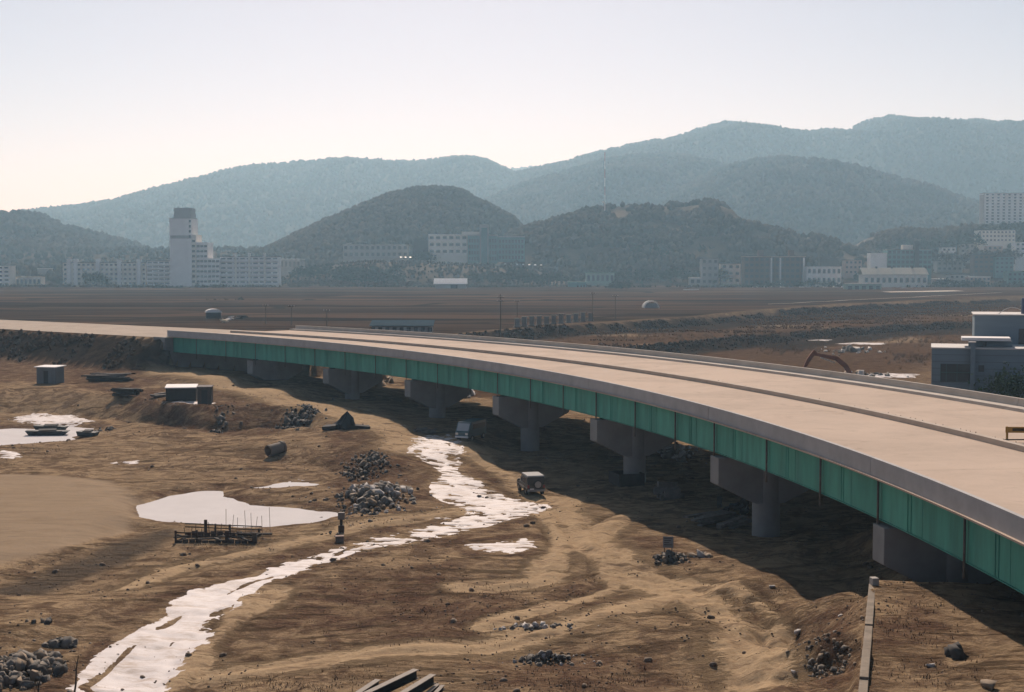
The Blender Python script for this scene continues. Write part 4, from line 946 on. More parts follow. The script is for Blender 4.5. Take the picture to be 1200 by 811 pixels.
# ------------------------------------------------------------------ things in the fields
POLE = mat('weathered_pole', (0.12, 0.10, 0.085), .9, .3, 1)
def pole(px, pyb, pyt, label, arms=1):
    q = on(px, pyb, 4); Y = q[1]; h = W(px, pyt, Y)[2]-q[2]
    t = thing('utility_pole', label, 'pole', q, rng.uniform(-.3, .3), 'utility poles across the fields'); k = max(.11, h*.014)
    MB().tube((0, 0, -.5), (0, 0, h), k, k*.7, n=8).build('shaft', POLE, t)
    for a in range(arms):
        z = h*(.93-.09*a); MB().box(-.9, .9, -k*1.1-.12, -k*1.1, z, z+.14).build('cross_arm', POLE, t)
        for x in (-.75, 0, .75): MB().tube((x, -k-.06, z+.14), (x, -k-.06, z+.32), .05, n=6).build('insulator', WALLS['white'], t)
pole(586.5, 392, 345, 'utility pole with a dark box at its top beyond the far parapet', 2)
pole(694.5, 377, 342, 'tall thin utility pole beyond the row of stone posts'); pole(721, 374.5, 345, 'tall thin utility pole right of the stone posts')
pole(311.5, 380, 357, 'short utility pole above the bridge end'); pole(341.5, 381, 358, 'short utility pole second from the bridge end'); pole(383, 383, 363, 'short utility pole third from the bridge end')
pole(606, 372, 352, 'slim utility pole left of the row of stone posts')
bx_ = on(586.5, 392, 4)
# row of squat stone posts
ST = mat('grey_stone', (0.22, 0.205, 0.19), .9, .25, 1)
for i in range(11):
    px = 606+i*8.6; q = on(px, 383.5-i*.75, 4); k = 1+.25*rng.random()
    t = thing('stone_post', 'squat grey post in the row beyond the bridge', 'post', q, rng.uniform(-.2, .2), 'row of squat posts beyond the bridge')
    MB().box(-.85, .85, -.85, .85, -.3, .35).build('plinth', ST, t, bevel=.04); MB().box(-.6, .6, -.6, .6, .345, 2.1*k).build('shaft', ST, t, bevel=.05); MB().box(-.75, .75, -.75, .75, 2.095*k, 2.1*k+.25).build('cap', ST, t, bevel=.04)
# long low blue shed behind the bridge
q = on(470, 391, 3.5); Y = q[1]+3
a = W(433, 388.5, Y); b_ = W(508, 377, Y)
sh = thing('long_blue_shed', 'long low shed with dark blue roof behind the bridge', 'shed', ((a[0]+b_[0])/2, Y, H((a[0]+b_[0])/2, Y)-.2))
BLUE_R = mat('blue_sheet_roof', (0.03, 0.06, 0.085), 1.0, .2, 1, spec=.02)
hw = (b_[0]-a[0])/2; zt = b_[2]-sh.location.z
MB().box(-hw+.5, hw-.5, .3, 5.6, 0, zt-.9).build('wall', WALLS['grey'], sh)
MB().add([(-hw, -.4, zt-1.1), (hw, -.4, zt-1.1), (hw, 6.3, zt), (-hw, 6.3, zt), (-hw, -.4, zt-.95), (hw, -.4, zt-.95), (hw, 6.3, zt+.15), (-hw, 6.3, zt+.15)],
         [(0, 3, 2, 1), (4, 5, 6, 7), (0, 1, 5, 4), (1, 2, 6, 5), (2, 3, 7, 6), (3, 0, 4, 7)]).build('roof', BLUE_R, sh)
for k in range(9): inst('window', win_mesh(hw*2/9*.55, 1.0), sh, (-hw+hw*2/9*(k+.5), .28, zt-1.9))
def translucent(name, c):
    m = bpy.data.materials.new(name); m.use_nodes = True; N = m.node_tree.nodes; L = m.node_tree.links; o = N['Material Output']
    nz = N.new('ShaderNodeTexNoise'); nz.inputs['Scale'].default_value = 2; cr = N.new('ShaderNodeValToRGB')
    cr.color_ramp.elements[0].color = (*[q*.85 for q in c], 1); cr.color_ramp.elements[1].color = (*c, 1); L.new(nz.outputs['Fac'], cr.inputs[0])
    a = N.new('ShaderNodeBsdfDiffuse'); b = N.new('ShaderNodeBsdfTranslucent'); x = N.new('ShaderNodeMixShader'); x.inputs[0].default_value = .55
    L.new(cr.outputs[0], a.inputs[0]); L.new(cr.outputs[0], b.inputs[0]); L.new(a.outputs[0], x.inputs[1]); L.new(b.outputs[0], x.inputs[2]); L.new(x.outputs[0], o.inputs['Surface']); return m
PLAST = translucent('white_plastic', (.85, .84, .83))
# white hoop of a plastic greenhouse
q = on(763.5, 361, 4); r_ = 9.0/F*q[1]
t = thing('hoop_greenhouse', 'white half-round plastic greenhouse in the brown field', 'greenhouse', q)
m = MB(); n = 20; vs = []
for y in (0, 9):
    for k in range(n+1):
        a = math.pi*k/n; vs.append((r_*math.cos(a), y, r_*.95*math.sin(a)-.1))
m.add(vs, [(k, k+1, n+2+k, n+1+k) for k in range(n)]).build('plastic_cover', PLAST, t)
m = MB()
for k in range(n):
    a, b = math.pi*k/n, math.pi*(k+1)/n
    m.add([(r_*1.03*math.cos(a), -.25, r_*math.sin(a)), (r_*1.03*math.cos(b), -.25, r_*math.sin(b)), (r_*.86*math.cos(b), -.25, r_*.82*math.sin(b)), (r_*.86*math.cos(a), -.25, r_*.82*math.sin(a))] +
          [(r_*1.03*math.cos(a), .3, r_*math.sin(a)), (r_*1.03*math.cos(b), .3, r_*math.sin(b)), (r_*.86*math.cos(b), .3, r_*.82*math.sin(b)), (r_*.86*math.cos(a), .3, r_*.82*math.sin(a))],
          [(0, 1, 2, 3), (7, 6, 5, 4), (0, 4, 5, 1), (2, 6, 7, 3)])
m.build('front_hoop', PLAST, t); MB().box(-r_*.8, r_*.8, .5, .7, -.2, r_*.66).build('end_wall', WALLS['grey'], t)
# farm clutter past the bridge end
q = on(250, 373, 4); t = thing('farm_hut', 'small hut with a rounded pale roof left of the bridge end', 'hut', q, .3)
MB().box(-2.2, 2.2, -1.6, 1.6, -.3, 1.9).build('wall', WALLS['dark'], t); m = MB(); vs = []
for y in (-1.9, 1.9):
    for k in range(9): a = math.pi*k/8; vs.append((2.5*math.cos(a), y, 1.85+1.1*math.sin(a)))
m.add(vs, [(k, k+1, 10+k, 9+k) for k in range(8)] + [tuple(range(8, -1, -1)), tuple(range(9, 18))]).build('roof', ROOF_W, t)
for i, (x, y, lb) in enumerate([(271, 375, 'white tarpaulin sheet lying beside the rounded hut'), (285, 374, 'dark heap of farm waste near the rounded hut'), (262, 378, 'pale board stack in front of the rounded hut')]):
    q = on(x, y, 4); t = thing('farm_heap', lb, 'heap', q, rng.uniform(0, 3)); mm_ = (ROOF_W, WALLS['dark'], ROOF_C)[i]
    for k in range(5): MB().obox((rng.uniform(-1.4, 1.4), rng.uniform(-.8, .8), .2+.18*k), (rng.uniform(1.2, 3), rng.uniform(.5, 1.2), .25), rng.uniform(-.6, .6), rng.uniform(-.15, .15)).build('board', mm_, t, bevel=.03)
# pale lane at the edge of the right-hand fields
for pts, lb in (([(1038, 342.5), (1080, 341.8), (1128, 341)], 'pale concrete lane at the far edge of the right-hand fields'), ([(900, 357), (1000, 352), (1100, 347), (1180, 343)], 'thin pale farm track crossing the right-hand fields')):
    w = [P(a, b, 4.2)[:2] for a, b in pts]; vs = []; m = MB()
    pp = []
    for (a, b), (c, d) in zip(w[:-1], w[1:]):
        for k in range(12): pp.append((a+(c-a)*k/12, b+(d-b)*k/12))
    wd = 12 if 'concrete' in lb else 1.3
    for x, y in pp:
        vs += [(x, y-wd, H(x, y-wd)+.12), (x, y+wd, H(x, y+wd)+.12)]
    o = m.add(vs, [(2*k, 2*k+2, 2*k+3, 2*k+1) for k in range(len(pp)-1)]).build('path', mat('pale_lane', (.50, .44, .37), .95, .1, .1)); tag(o, lb, 'path', kind='structure')

# ------------------------------------------------------------------ workshop building at the right
BW_ = mat('blue_grey_block_wall', (0.21, 0.275, 0.32), .9, .14, .35, spec=.12, stretch=(.3, .3, 2.5)); BY = 172.0
wk = thing('workshop_building', 'blue-grey flat-roofed workshop standing behind the bridge at the right edge', 'workshop', (W(1092, 408, BY)[0], BY, 4.6))
WR = R(-16.5)
def wrot(p):
    dx, dy = p[0]-wk.location.x, p[1]-wk.location.y
    return (wk.location.x+dx*math.cos(WR)-dy*math.sin(WR), wk.location.y+dx*math.sin(WR)+dy*math.cos(WR), p[2])
ROOF_P = mat('pale_roof_edge', (0.62, 0.60, 0.57), .8, .1, .5)
def wbox(x0, x1, yt, yb, Y, d, m, nm, par=None): return add_box(par or wk, BY, x0, x1, yt, yb, Y, d, m, nm)
zc = 4.4
def wbase(x0, x1, yt, Y, d, m, nm):
    a = W(x0, yt, Y); b = W(x1, yt, Y); return MB().box(a[0], b[0], Y, Y+d, zc, a[2]).build(nm, m, wk, True)
wbase(1092, 1260, 408.5, BY, 9, BW_, 'lower_wall'); wbase(1115, 1260, 369, BY+9.05, 10, BW_, 'upper_wall')
wbox(1091.5, 1261, 407, 408.4, BY-.12, 9.1, ROOF_P, 'lower_roof'); wbox(1114, 1261, 367.6, 368.9, BY+8.9, 10.3, ROOF_P, 'upper_roof')
wbox(1122, 1176, 395.2, 398.6, BY+1.2, 4.2, ROOF_W, 'canopy_roof'); wbox(1124, 1172, 398.7, 407, BY+3.2, 1.8, BW_, 'stair_house'); wbox(1139, 1144, 399.5, 406, BY+3.15, .2, GLASS, 'window')
for k, yy in enumerate(range(415, 462, 8)): wbox(1091.9, 1262, yy, yy+.7, BY-.02, .1, mat('wall_joint', (.15, .175, .19), .9, .1, 1), 'block_course')
wbox(1136.5, 1143, 401, 462, BY-.75, .74, BW_, 'chimney_shaft'); wbox(1135.8, 1143.8, 400, 401.1, BY-.85, .95, ROOF_P, 'chimney_cap')
op = wbox(1101.5, 1135.5, 426, 447, BY-.03, .12, GLASS, 'window'); 
for x in (1101.5, 1108, 1120, 1134.6): wbox(x, x+.9, 426, 447, BY-.1, .1, mat('green_frame', (.07, .17, .16), .6), 'window_frame', op)
wbox(1101.5, 1135.5, 435.6, 436.4, BY-.09, .08, MATS['green_frame'], 'window_frame', op)
wbox(1144, 1150.3, 427, 434.5, BY-.04, .1, GLASS, 'window'); o = wbox(1163, 1215, 384, 407, BY+9.0, .1, GLASS, 'window')
for yy in (389, 395, 401): wbox(1163, 1215, yy, yy+.6, BY+8.95, .06, ROOF_D, 'window_bar', o)
wk.rotation_euler = (0, 0, WR)
tp = wrot(W(1172, 368, BY+12))
tk = thing('water_tank', 'dark blue round water tank on the workshop roof', 'water tank', tp)
TB = mat('blue_tank_plastic', (0.018, 0.045, 0.13), .45, .15, 1, spec=.4); rr = 14/F*(BY+12)
MB().tube((0, 0, 0.02), (0, 0, 2.15), rr, rr*.97, n=28).build('barrel', TB, tk, smooth=False)
for z in (.5, 1.0, 1.5): MB().ring((0, 0, z), (0, 0, z+.09), rr*1.025, rr*.96, 28).build('rib', TB, tk)
MB().tube((0, 0, 2.151), (0, 0, 2.3), rr*.6, rr*.5, n=20).build('lid', ROOF_W, tk)
m = MB(); p0 = W(1157, 368, BY+11); 
p0 = np.array(wrot(W(1135, 368, BY+11)))
pts = [(p0[0]+.42*k, p0[1], p0[2]+.95*math.sin(k*math.pi/9)) for k in range(8)]
for a, b in zip(pts[:-1], pts[1:]): m.tube(a, b, .05, n=6, caps=False)
h_ = m.build('roof_hose', ROOF_P, None); tag(h_, 'pale hose arching over the workshop roof', 'hose')
# shrub before the workshop
q = np.array([W(1184, 455, BY-6)[0], BY-6, 4.5]); t = thing('green_shrub', 'leafy green shrub before the workshop wall', 'shrub', q)
SHL = mat('shrub_leaves', (0.06, 0.10, 0.045), .9, .5, 2)
r = np.random.default_rng(8); V = []; T = []
for k in range(1500):
    c = r.normal(size=3)*np.array([1.5, 1.1, .95]) + np.array([0, 0, 2.0]); s = .16; i = len(V); V += list(c + r.normal(size=(3, 3))*s); T.append((i, i+1, i+2))
o = inst('crown', raw_mesh('crown', np.array(V), np.array(T), SHL), t); m = MB()
for k in range(6): m.tube((0, 0, -.3), (r.normal()*.9, r.normal()*.7, 2.2), .05, .02, n=5)
m.build('stem', TRUNK, t)

# ------------------------------------------------------------------ rocks and rubble
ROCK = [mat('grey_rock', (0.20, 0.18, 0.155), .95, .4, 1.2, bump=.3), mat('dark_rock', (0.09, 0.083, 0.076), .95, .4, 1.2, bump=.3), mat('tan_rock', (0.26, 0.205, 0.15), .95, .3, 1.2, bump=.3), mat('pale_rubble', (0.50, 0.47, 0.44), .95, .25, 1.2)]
def rock_mesh(seed, m):
    r = np.random.default_rng(seed)
    V = np.array([(-1,-1,-1),(1,-1,-1),(1,1,-1),(-1,1,-1),(-1,-1,1),(1,-1,1),(1,1,1),(-1,1,1),(0,0,1.25),(1.25,0,0)], float)
    V = V*np.array([.62, .46, .36]) + r.normal(size=(10, 3))*np.array([.17, .14, .12])
    T = [(0,3,2),(0,2,1),(4,5,8),(5,6,8),(6,7,8),(7,4,8),(0,1,5),(0,5,4),(1,2,9),(2,6,9),(6,5,9),(5,1,9),(2,3,7),(2,7,6),(3,0,4),(3,4,7)]
    return raw_mesh('rock', V*.8, np.array(T), m)
ROCKS = [[rock_mesh(60+10*j+i, m) for i in range(5)] for j, m in enumerate(ROCK)]
def heap(px, py, wpx, hpx, n, size, kinds, label, name='rubble_heap', cat='rubble', rise=.9, part='rock'):
    c = on(px, py); t = thing(name, label, cat, c); sx = wpx*c[1]/F/2; sy = max(hpx*c[1]**2/F/(HC-c[2])/2, .6)
    for k in range(n):
        a = rng.uniform(0, 6.28); d = rng.random()**.6*(1.0 if rng.random() < .82 else 1.9); x = c[0]+sx*d*math.cos(a); y = c[1]+sy*d*math.sin(a)
        s = size*(.4+1.3*rng.random()**2.2)*max(.35, 1.1-.4*d)
        z = H(x, y) + rise*max(0, 1-d)*min(1, sx/2)*rng.uniform(.5, 1) - s*.06
        inst(part, rng.choice(ROCKS[rng.choice(kinds)]), t, (x-c[0], y-c[1], z-c[2]), (rng.uniform(0, 6), rng.uniform(0, 6), rng.uniform(0, 6)), (s, s, s))
    return t
heap(440, 583, 92, 34, 300, .5, (0, 0, 1, 0, 3, 2), 'big heap of broken grey rock right of the frozen pond', rise=.8)
heap(428, 547, 62, 18, 200, .4, (1, 0, 1, 2), 'dark rock scree on the mound above the grey rock heap', rise=.6)
heap(347, 488, 52, 15, 280, .5, (1, 1, 1, 0), 'dark block tip on the bank beneath the bridge shadow', rise=.4)
heap(18, 788, 112, 48, 290, .48, (1, 0, 0, 2), 'pile of dark boulders at the bottom left', rise=.7)
heap(74, 756, 44, 12, 30, .45, (1, 0), 'few dark boulders above the bottom left pile', rise=.3)
heap(50, 730, 30, 8, 6, .4, (1, 2), 'handful of dark stones on the sand slope at the bottom left', rise=.2)
heap(642, 775, 68, 14, 130, .27, (0, 0, 1, 3), 'grey rubble ridge on the brown mound at the bottom', rise=.6)
heap(628, 735, 100, 6, 80, .24, (0, 3), 'thin line of small stones along the lower dirt track', rise=.1)
heap(785, 655, 46, 9, 90, .36, (1, 1, 0, 2), 'dark rubble heap at the foot of the small sign', rise=.7)
heap(823, 652, 28, 5, 24, .45, (3, 3, 2), 'pale rubble scatter right of the sign heap', rise=.2)
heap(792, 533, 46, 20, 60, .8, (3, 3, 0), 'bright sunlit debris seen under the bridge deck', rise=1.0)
heap(968, 768, 50, 34, 130, .24, (0, 2, 2, 1), 'stones and clods on the slope left of the retaining wall', rise=.1)
heap(1122, 770, 18, 9, 16, .5, (1, 1), 'black charred lump on the terrace right of the wall', rise=.7)
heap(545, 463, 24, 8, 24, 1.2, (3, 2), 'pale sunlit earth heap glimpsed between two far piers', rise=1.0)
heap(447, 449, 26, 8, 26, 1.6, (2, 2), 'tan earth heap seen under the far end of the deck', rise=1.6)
heap(118, 504, 40, 5, 18, .45, (1, 0), 'dark stones along the shore of the frozen pool', rise=.1)
heap(260, 487, 30, 10, 40, .5, (1, 0), 'dark scree chute on the bank below the booth', rise=.2)
heap(1000, 412, 70, 8, 40, 1.3, (3, 0), 'pale boulders in the river bed beyond the bridge', rise=.2)
heap(1010, 440, 60, 6, 40, 1.1, (3, 2, 0), 'pale rubble beside the excavator beyond the bridge', rise=.4)
heap(390, 625, 30, 3, 6, .4, (1,), 'few stones along the bank between pond and snow', rise=.1)
# small stones everywhere
r = np.random.default_rng(77); VV = []; TT = []; off = 0
base = np.array([v.co[:] for v in ROCKS[0][0].vertices]); tri = np.array([p.vertices[:] for p in ROCKS[0][0].polygons])
n = 9000; xs = r.uniform(-60, 34, n); ys = 58 + 150*r.random(n)**1.5; dens = (fbm(xs/9, ys/9, 3, 19) > -.05) & (poly_sd(xs, ys, SANDF) < -1)
for x, y in zip(xs[dens], ys[dens]):
    s = r.uniform(.04, .12)*(1+2.2*(r.random() > .95)); a = r.uniform(0, 6.28)
    B = base*s; c, d = math.cos(a), math.sin(a); B = np.stack([B[:, 0]*c-B[:, 1]*d, B[:, 0]*d+B[:, 1]*c, B[:, 2]], -1) + np.array([x, y, H(x, y)+.02]); VV.append(B); TT.append(tri+off); off += len(base)
o = bpy.data.objects.new('gravel', raw_mesh('gravel', np.concatenate(VV), np.concatenate(TT), mat('loose_stone', (0.21, 0.16, 0.115), .95, .6, .8, color2=(.09, .07, .055)))); COL.objects.link(o)
tag(o, 'small loose stones and clods strewn over the earth', 'stones', kind='stuff')
# dry weeds
def weeds(regs, label, h0, seed, m, blades=9):
    r = np.random.default_rng(seed); V = []; T = []
    for px, py, wp, hp, n in regs:
        for k in range(n):
            a, b = px+r.normal()*wp/2, py+r.normal()*hp/2
            q = on(a, b) if b < 1000 else None
            for j in range(blades):
                h = h0*r.uniform(.4, 1.2); d = r.normal(size=2)*.28*h0; c = q + np.array([*(r.normal(size=2)*.22), -.05]); w = .02+.018*r.random(); t = r.uniform(0, 6.28)
                i = len(V); V += [c+np.array([w*math.cos(t), w*math.sin(t), 0]), c-np.array([w*math.cos(t), w*math.sin(t), 0]), c+np.array([d[0], d[1], h])]; T.append((i, i+1, i+2))
    o = bpy.data.objects.new('dry_weeds', raw_mesh('dry_weeds', np.array(V), np.array(T), m)); COL.objects.link(o); return tag(o, label, 'weeds', kind='stuff')
WEED = mat('dry_weed', (0.17, 0.115, 0.08), 1, .4, .5); REED = mat('dry_reed', (0.20, 0.125, 0.07), 1, .4, .3)
weeds([(340, 805, 90, 12, 90), (420, 790, 60, 10, 30), (1060, 720, 60, 34, 130), (1010, 700, 24, 20, 30), (700, 800, 120, 14, 130), (480, 715, 160, 40, 150), (620, 700, 90, 24, 70), (255, 640, 60, 5, 50), (420, 612, 60, 6, 40), (1090, 790, 90, 20, 50), (880, 700, 60, 30, 30)],
      'dry brown weeds on the churned mounds in the foreground', .17, 5, WEED, 6)
weeds([(880, 405, 70, 5, 120), (960, 396, 160, 4, 150), (1080, 400, 60, 8, 140), (1030, 392, 120, 4, 120), (760, 396, 120, 5, 140), (1070, 420, 30, 8, 100), (930, 412, 40, 5, 60), (700, 391, 100, 3, 90), (1110, 372, 60, 3, 60)],
      'brown reeds along the river bed beyond the bridge', .9, 6, REED, 12)
for i, (x, y, lb) in enumerate([(1040, 441, 'snow patch by the excavator beyond the bridge'), (1010, 402, 'ice along the far river channel'), (960, 398, 'thin ice at the dark river bank')]):
    w_, h_ = ((42, 4), (34, 1.6), (20, 1))[i]
    snow(G([(x-w_, y+h_*.3), (x-w_*.3, y-h_), (x+w_, y-h_*.5), (x+w_*.8, y+h_), (x-w_*.2, y+h_*.8)], .1), lb, 1.9, 190+i*5)

# low scrub on the banks
SCR = mat('bank_scrub', (0.095, 0.068, 0.05), 1.0, .5, .15, color2=(0.05, 0.04, 0.032), spec=.03)
r = np.random.default_rng(31)
t_ = r.uniform(2, 110, 900); s_ = -r.uniform(.8, 9, 900); bx = AB[0]+T_AX[0]*t_+N_AX[0]*s_; by = AB[1]+T_AX[1]*t_+N_AX[1]*s_
k = fbm(bx/7, by/7, 3, 66) > -.1
tag(forest(bx[k], by[k], Hv(bx[k], by[k]), .55, 41, 'bank_scrub', None, SCR), 'dark scrub on the approach road embankment', 'scrub', kind='stuff')
x = r.uniform(-30, 260, 7000); yl_ = np.interp(x, lev[:, 0], lev[:, 1]); y2_ = np.interp(x, st2[:, 0], st2[:, 1])
y = np.where(r.random(7000) < .55, yl_ - np.abs(r.normal(size=7000))*5 - 1, y2_ - np.abs(r.normal(size=7000))*5 - .5)
k = (fbm(x/16, y/8, 3, 67) > -.25) & ((x-BC[0])**2 + (y-BC[1])**2 > (BR+BW+8)**2)
tag(forest(x[k], y[k], Hv(x[k], y[k]), .6, 43, 'bank_scrub', None, SCR), 'dark brown scrub along the river banks beyond the bridge', 'scrub', kind='stuff')
x = r.uniform(20, 250, 9000); y2_ = np.interp(x, st2[:, 0], st2[:, 1]); yl_ = np.interp(x, lev[:, 0], lev[:, 1]); y = y2_ + (yl_-y2_)*r.random(9000)*.95
k = (fbm(x/22, y/12, 3, 68) > -.02)
tag(forest(x[k], y[k], Hv(x[k], y[k]), .5, 47, 'reed_bed', None, mat('reed_bed', (0.17, 0.10, 0.055), 1.0, .5, .1, color2=(0.09, 0.052, 0.034), spec=.03)), 'russet reed beds on the flats beside the river', 'reeds', kind='stuff')

# ------------------------------------------------------------------ vehicles
TYRE = MATS['tyre_rubber']; BLACKP = mat('black_trim', (.02, .02, .02), .5, .2, 2); CHROME = mat('worn_chrome', (.45, .45, .45), .35, .1, 2, metal=.8)
REDL = mat('red_lamp', (.25, .015, .01), .3, .1, 2, spec=.5)
def wheel(par, x, y, rad=.36, w=.23, parent_name='wheel'):
    s = 1 if x > 0 else -1
    t = MB().ring((x-w/2, y, rad), (x+w/2, y, rad), rad, rad*.58, 18).build('wheel', TYRE, par, smooth=False)
    MB().tube((x-w*.3, y, rad), (x+w*.42*s, y, rad), rad*.6, rad*.5, n=14).build('rim', CHROME, t); return t
JG = mat('dark_green_paint', (0.028, 0.04, 0.036), .35, .1, 1, spec=.5, coat=.5); JS = mat('silver_paint', (.35, .35, .34), .4, .1, 1, spec=.5)
q = on(622, 577); j = thing('parked_jeep', 'dark off-road jeep with white roof and rear spare wheel, parked by the snow', 'jeep', q, R(13)); j.scale = (1.0, 1.0, 1.0)
HWB = .84
MB().prism([(-2.05, .55), (-2.05, 1.02), (1.95, 1.02), (2.1, .9), (2.1, .5), (1.75, .42), (-1.9, .42)], -HWB, HWB).build('body', JG, j, bevel=.05).rotation_euler = (0, 0, math.pi/2)
MB().prism([(-2.02, 1.02), (-1.97, 1.72), (.35, 1.74), (.95, 1.06), (.95, 1.02)], -HWB+.06, HWB-.06).build('cabin', JG, j, bevel=.04).rotation_euler = (0, 0, math.pi/2)
MB().prism([(-2.05, 1.72), (-1.98, 1.84), (.28, 1.86), (.42, 1.74)], -HWB+.05, HWB-.05).build('roof', mat('white_paint', (.42, .42, .41), .85, .08, 1, spec=.15), j, bevel=.03).rotation_euler = (0, 0, math.pi/2)
MB().box(-HWB-.012, HWB+.012, -1.95, 1.9, .62, .78).build('side_stripe', JS, j)
MB().box(-.62, .62, -2.075, -2.0, 1.12, 1.62).build('rear_window', GLASS, j)
for s in (-1, 1):
    for y0, y1 in ((-1.85, -.95), (-.85, -.02), (.06, .62)): MB().box(s*(HWB-.045)-.03, s*(HWB-.045)+.03, y0, y1, 1.12, 1.6 if y0 < 0 else 1.45).build('side_window', GLASS, j)
    MB().box(s*.72-.09, s*.72+.09, -2.1, -2.0, .72, 1.0).build('tail_light', REDL, j)
    MB().box(s*(HWB+.12)-.1, s*(HWB+.12)+.1, .6, .68, 1.08, 1.26).build('mirror', BLACKP, j)
    MB().box(s*.6-.12, s*.6+.12, 2.08, 2.14, .68, .86).build('headlight', CHROME, j)
    for y in (-1.25, 1.3):
        wheel(j, s*.74, y); m = MB(); vs = []
        for rr_ in (.42, .5):
            for k in range(9): a = math.pi*k/8; vs.append((s*(HWB+.02), y+rr_*math.cos(a), .36+rr_*math.sin(a)))
        m.add(vs+[(x-s*.2, y_, z) for x, y_, z in vs], [(k, k+1, 10+k, 9+k) for k in range(8)]+[(9+k, 10+k, 28+k, 27+k) for k in range(8)]).build('wheel_arch', BLACKP, j)
MB().box(-.8, .8, -2.24, -2.06, .42, .6).build('bumper', JS, j, bevel=.03); MB().box(-.8, .8, 2.1, 2.26, .42, .6).build('bumper', JS, j, bevel=.03)
sp = MB().tube((.12, -2.06, 1.06), (.12, -2.28, 1.06), .37, .35, n=20).build('spare_wheel', TYRE, j); MB().tube((.12, -2.281, 1.06), (.12, -2.30, 1.06), .30, n=20).build('wheel_cover', JS, sp)
MB().box(-.62, -.25, -2.26, -2.245, .6, .72).build('number_plate', ROOF_W, j)

q = on(552, 515); v = thing('parked_van', 'teal van with pale windscreen parked in the shade under the bridge', 'van', q, R(-114))
VT = mat('teal_van_paint', (.05, .12, .14), .4, .1, 1, spec=.5, coat=.4)
MB().prism([(-2.3, .45), (2.3, .45), (2.38, 1.0), (2.2, 1.2), (1.7, 2.05), (1.4, 2.15), (-2.2, 2.15), (-2.35, 1.9)], -.85, .85).build('body', VT, v, bevel=.06)
MB().add([(2.24, -.72, 1.2), (2.24, .72, 1.2), (1.78, .70, 1.98), (1.78, -.70, 1.98), (2.2, -.72, 1.18), (2.2, .72, 1.18), (1.7, .70, 1.98), (1.7, -.70, 1.98)], [(0, 1, 2, 3), (4, 7, 6, 5), (0, 4, 5, 1), (3, 2, 6, 7), (0, 3, 7, 4), (1, 5, 6, 2)]).build('windscreen', mat('pale_glass', (.42, .46, .48), .2, .1, 1, spec=.6), v)
for s in (-1, 1):
    MB().box(-1.9, 1.35, s*.85-.02, s*.85+.02, 1.3, 1.85).build('side_window', GLASS, v); MB().box(2.36, 2.42, s*.6-.16, s*.6+.16, .75, .98).build('headlight', CHROME, v)
    for x in (-1.4, 1.5):
        w_ = MB().ring((x, s*.8-.11, .34), (x, s*.8+.11, .34), .34, .2, 18).build('wheel', TYRE, v); MB().tube((x, s*.8-.08, .34), (x, s*.8+.1*s, .34), .205, n=12).build('rim', CHROME, w_)
MB().box(2.3, 2.5, -.8, .8, .42, .62).build('bumper', ROOF_W, v, bevel=.03)

# excavator beyond the bridge
EXC = mat('rusty_red_machine', (0.24, 0.10, 0.065), .7, .3, 1.5, spec=.2); EY = 222.0
ep = W(1003, 440, EY); eg = H(ep[0], EY)
ex = thing('excavator', 'rusty red excavator with bent arm half hidden beyond the far parapet', 'excavator', (ep[0], EY, eg))
for s in (-1, 1): MB().prism([(-1.9, .35), (-1.5, 0), (1.5, 0), (1.9, .35), (1.7, .85), (-1.7, .85)], s*1.0-.3, s*1.0+.3).build('track', TYRE, ex, bevel=.05)
MB().box(-1.3, 1.9, -1.25, 1.25, .9, 1.75).build('engine_house', EXC, ex, bevel=.06); c_ = MB().box(-1.55, -.2, -1.25, -.2, 1.7, 2.75).build('cab', EXC, ex, bevel=.06); MB().box(-1.58, -1.53, -1.15, -.3, 1.85, 2.65).build('window', GLASS, c_)
def armpts(pp): return [Vector(W(a, b, EY)) - Vector(ex.location) for a, b in pp]
def beam(pts, w, d, nm, m):
    mb = MB()
    for (a, b), (wa, wb_) in zip(zip(pts[:-1], pts[1:]), zip(w[:-1], w[1:])):
        t_ = (b-a).normalized(); n_ = Vector((-t_.z, 0, t_.x)); e = t_*.08
        v_ = [a-e+n_*wa, a-e-n_*wa, b+e-n_*wb_, b+e+n_*wb_]; y = Vector((0, d, 0))
        mb.add([p-y for p in v_]+[p+y for p in v_], [(3, 2, 1, 0), (4, 5, 6, 7), (0, 1, 5, 4), (1, 2, 6, 5), (2, 3, 7, 6), (3, 0, 4, 7)])
    return mb.build(nm, m, ex)
beam(armpts([(999, 443), (991, 429), (980, 420), (953, 414.5)]), (.28, .36, .34, .22), .22, 'boom', EXC)
beam(armpts([(955, 411.5), (948, 421), (942, 432)]), (.3, .32, .2), .2, 'stick', EXC)
beam(armpts([(978, 425), (962, 419)]), (.1, .1), .1, 'hydraulic_ram', CHROME)
beam(armpts([(942, 432), (946, 438), (953, 440)]), (.3, .5, .35), .5, 'bucket', EXC)
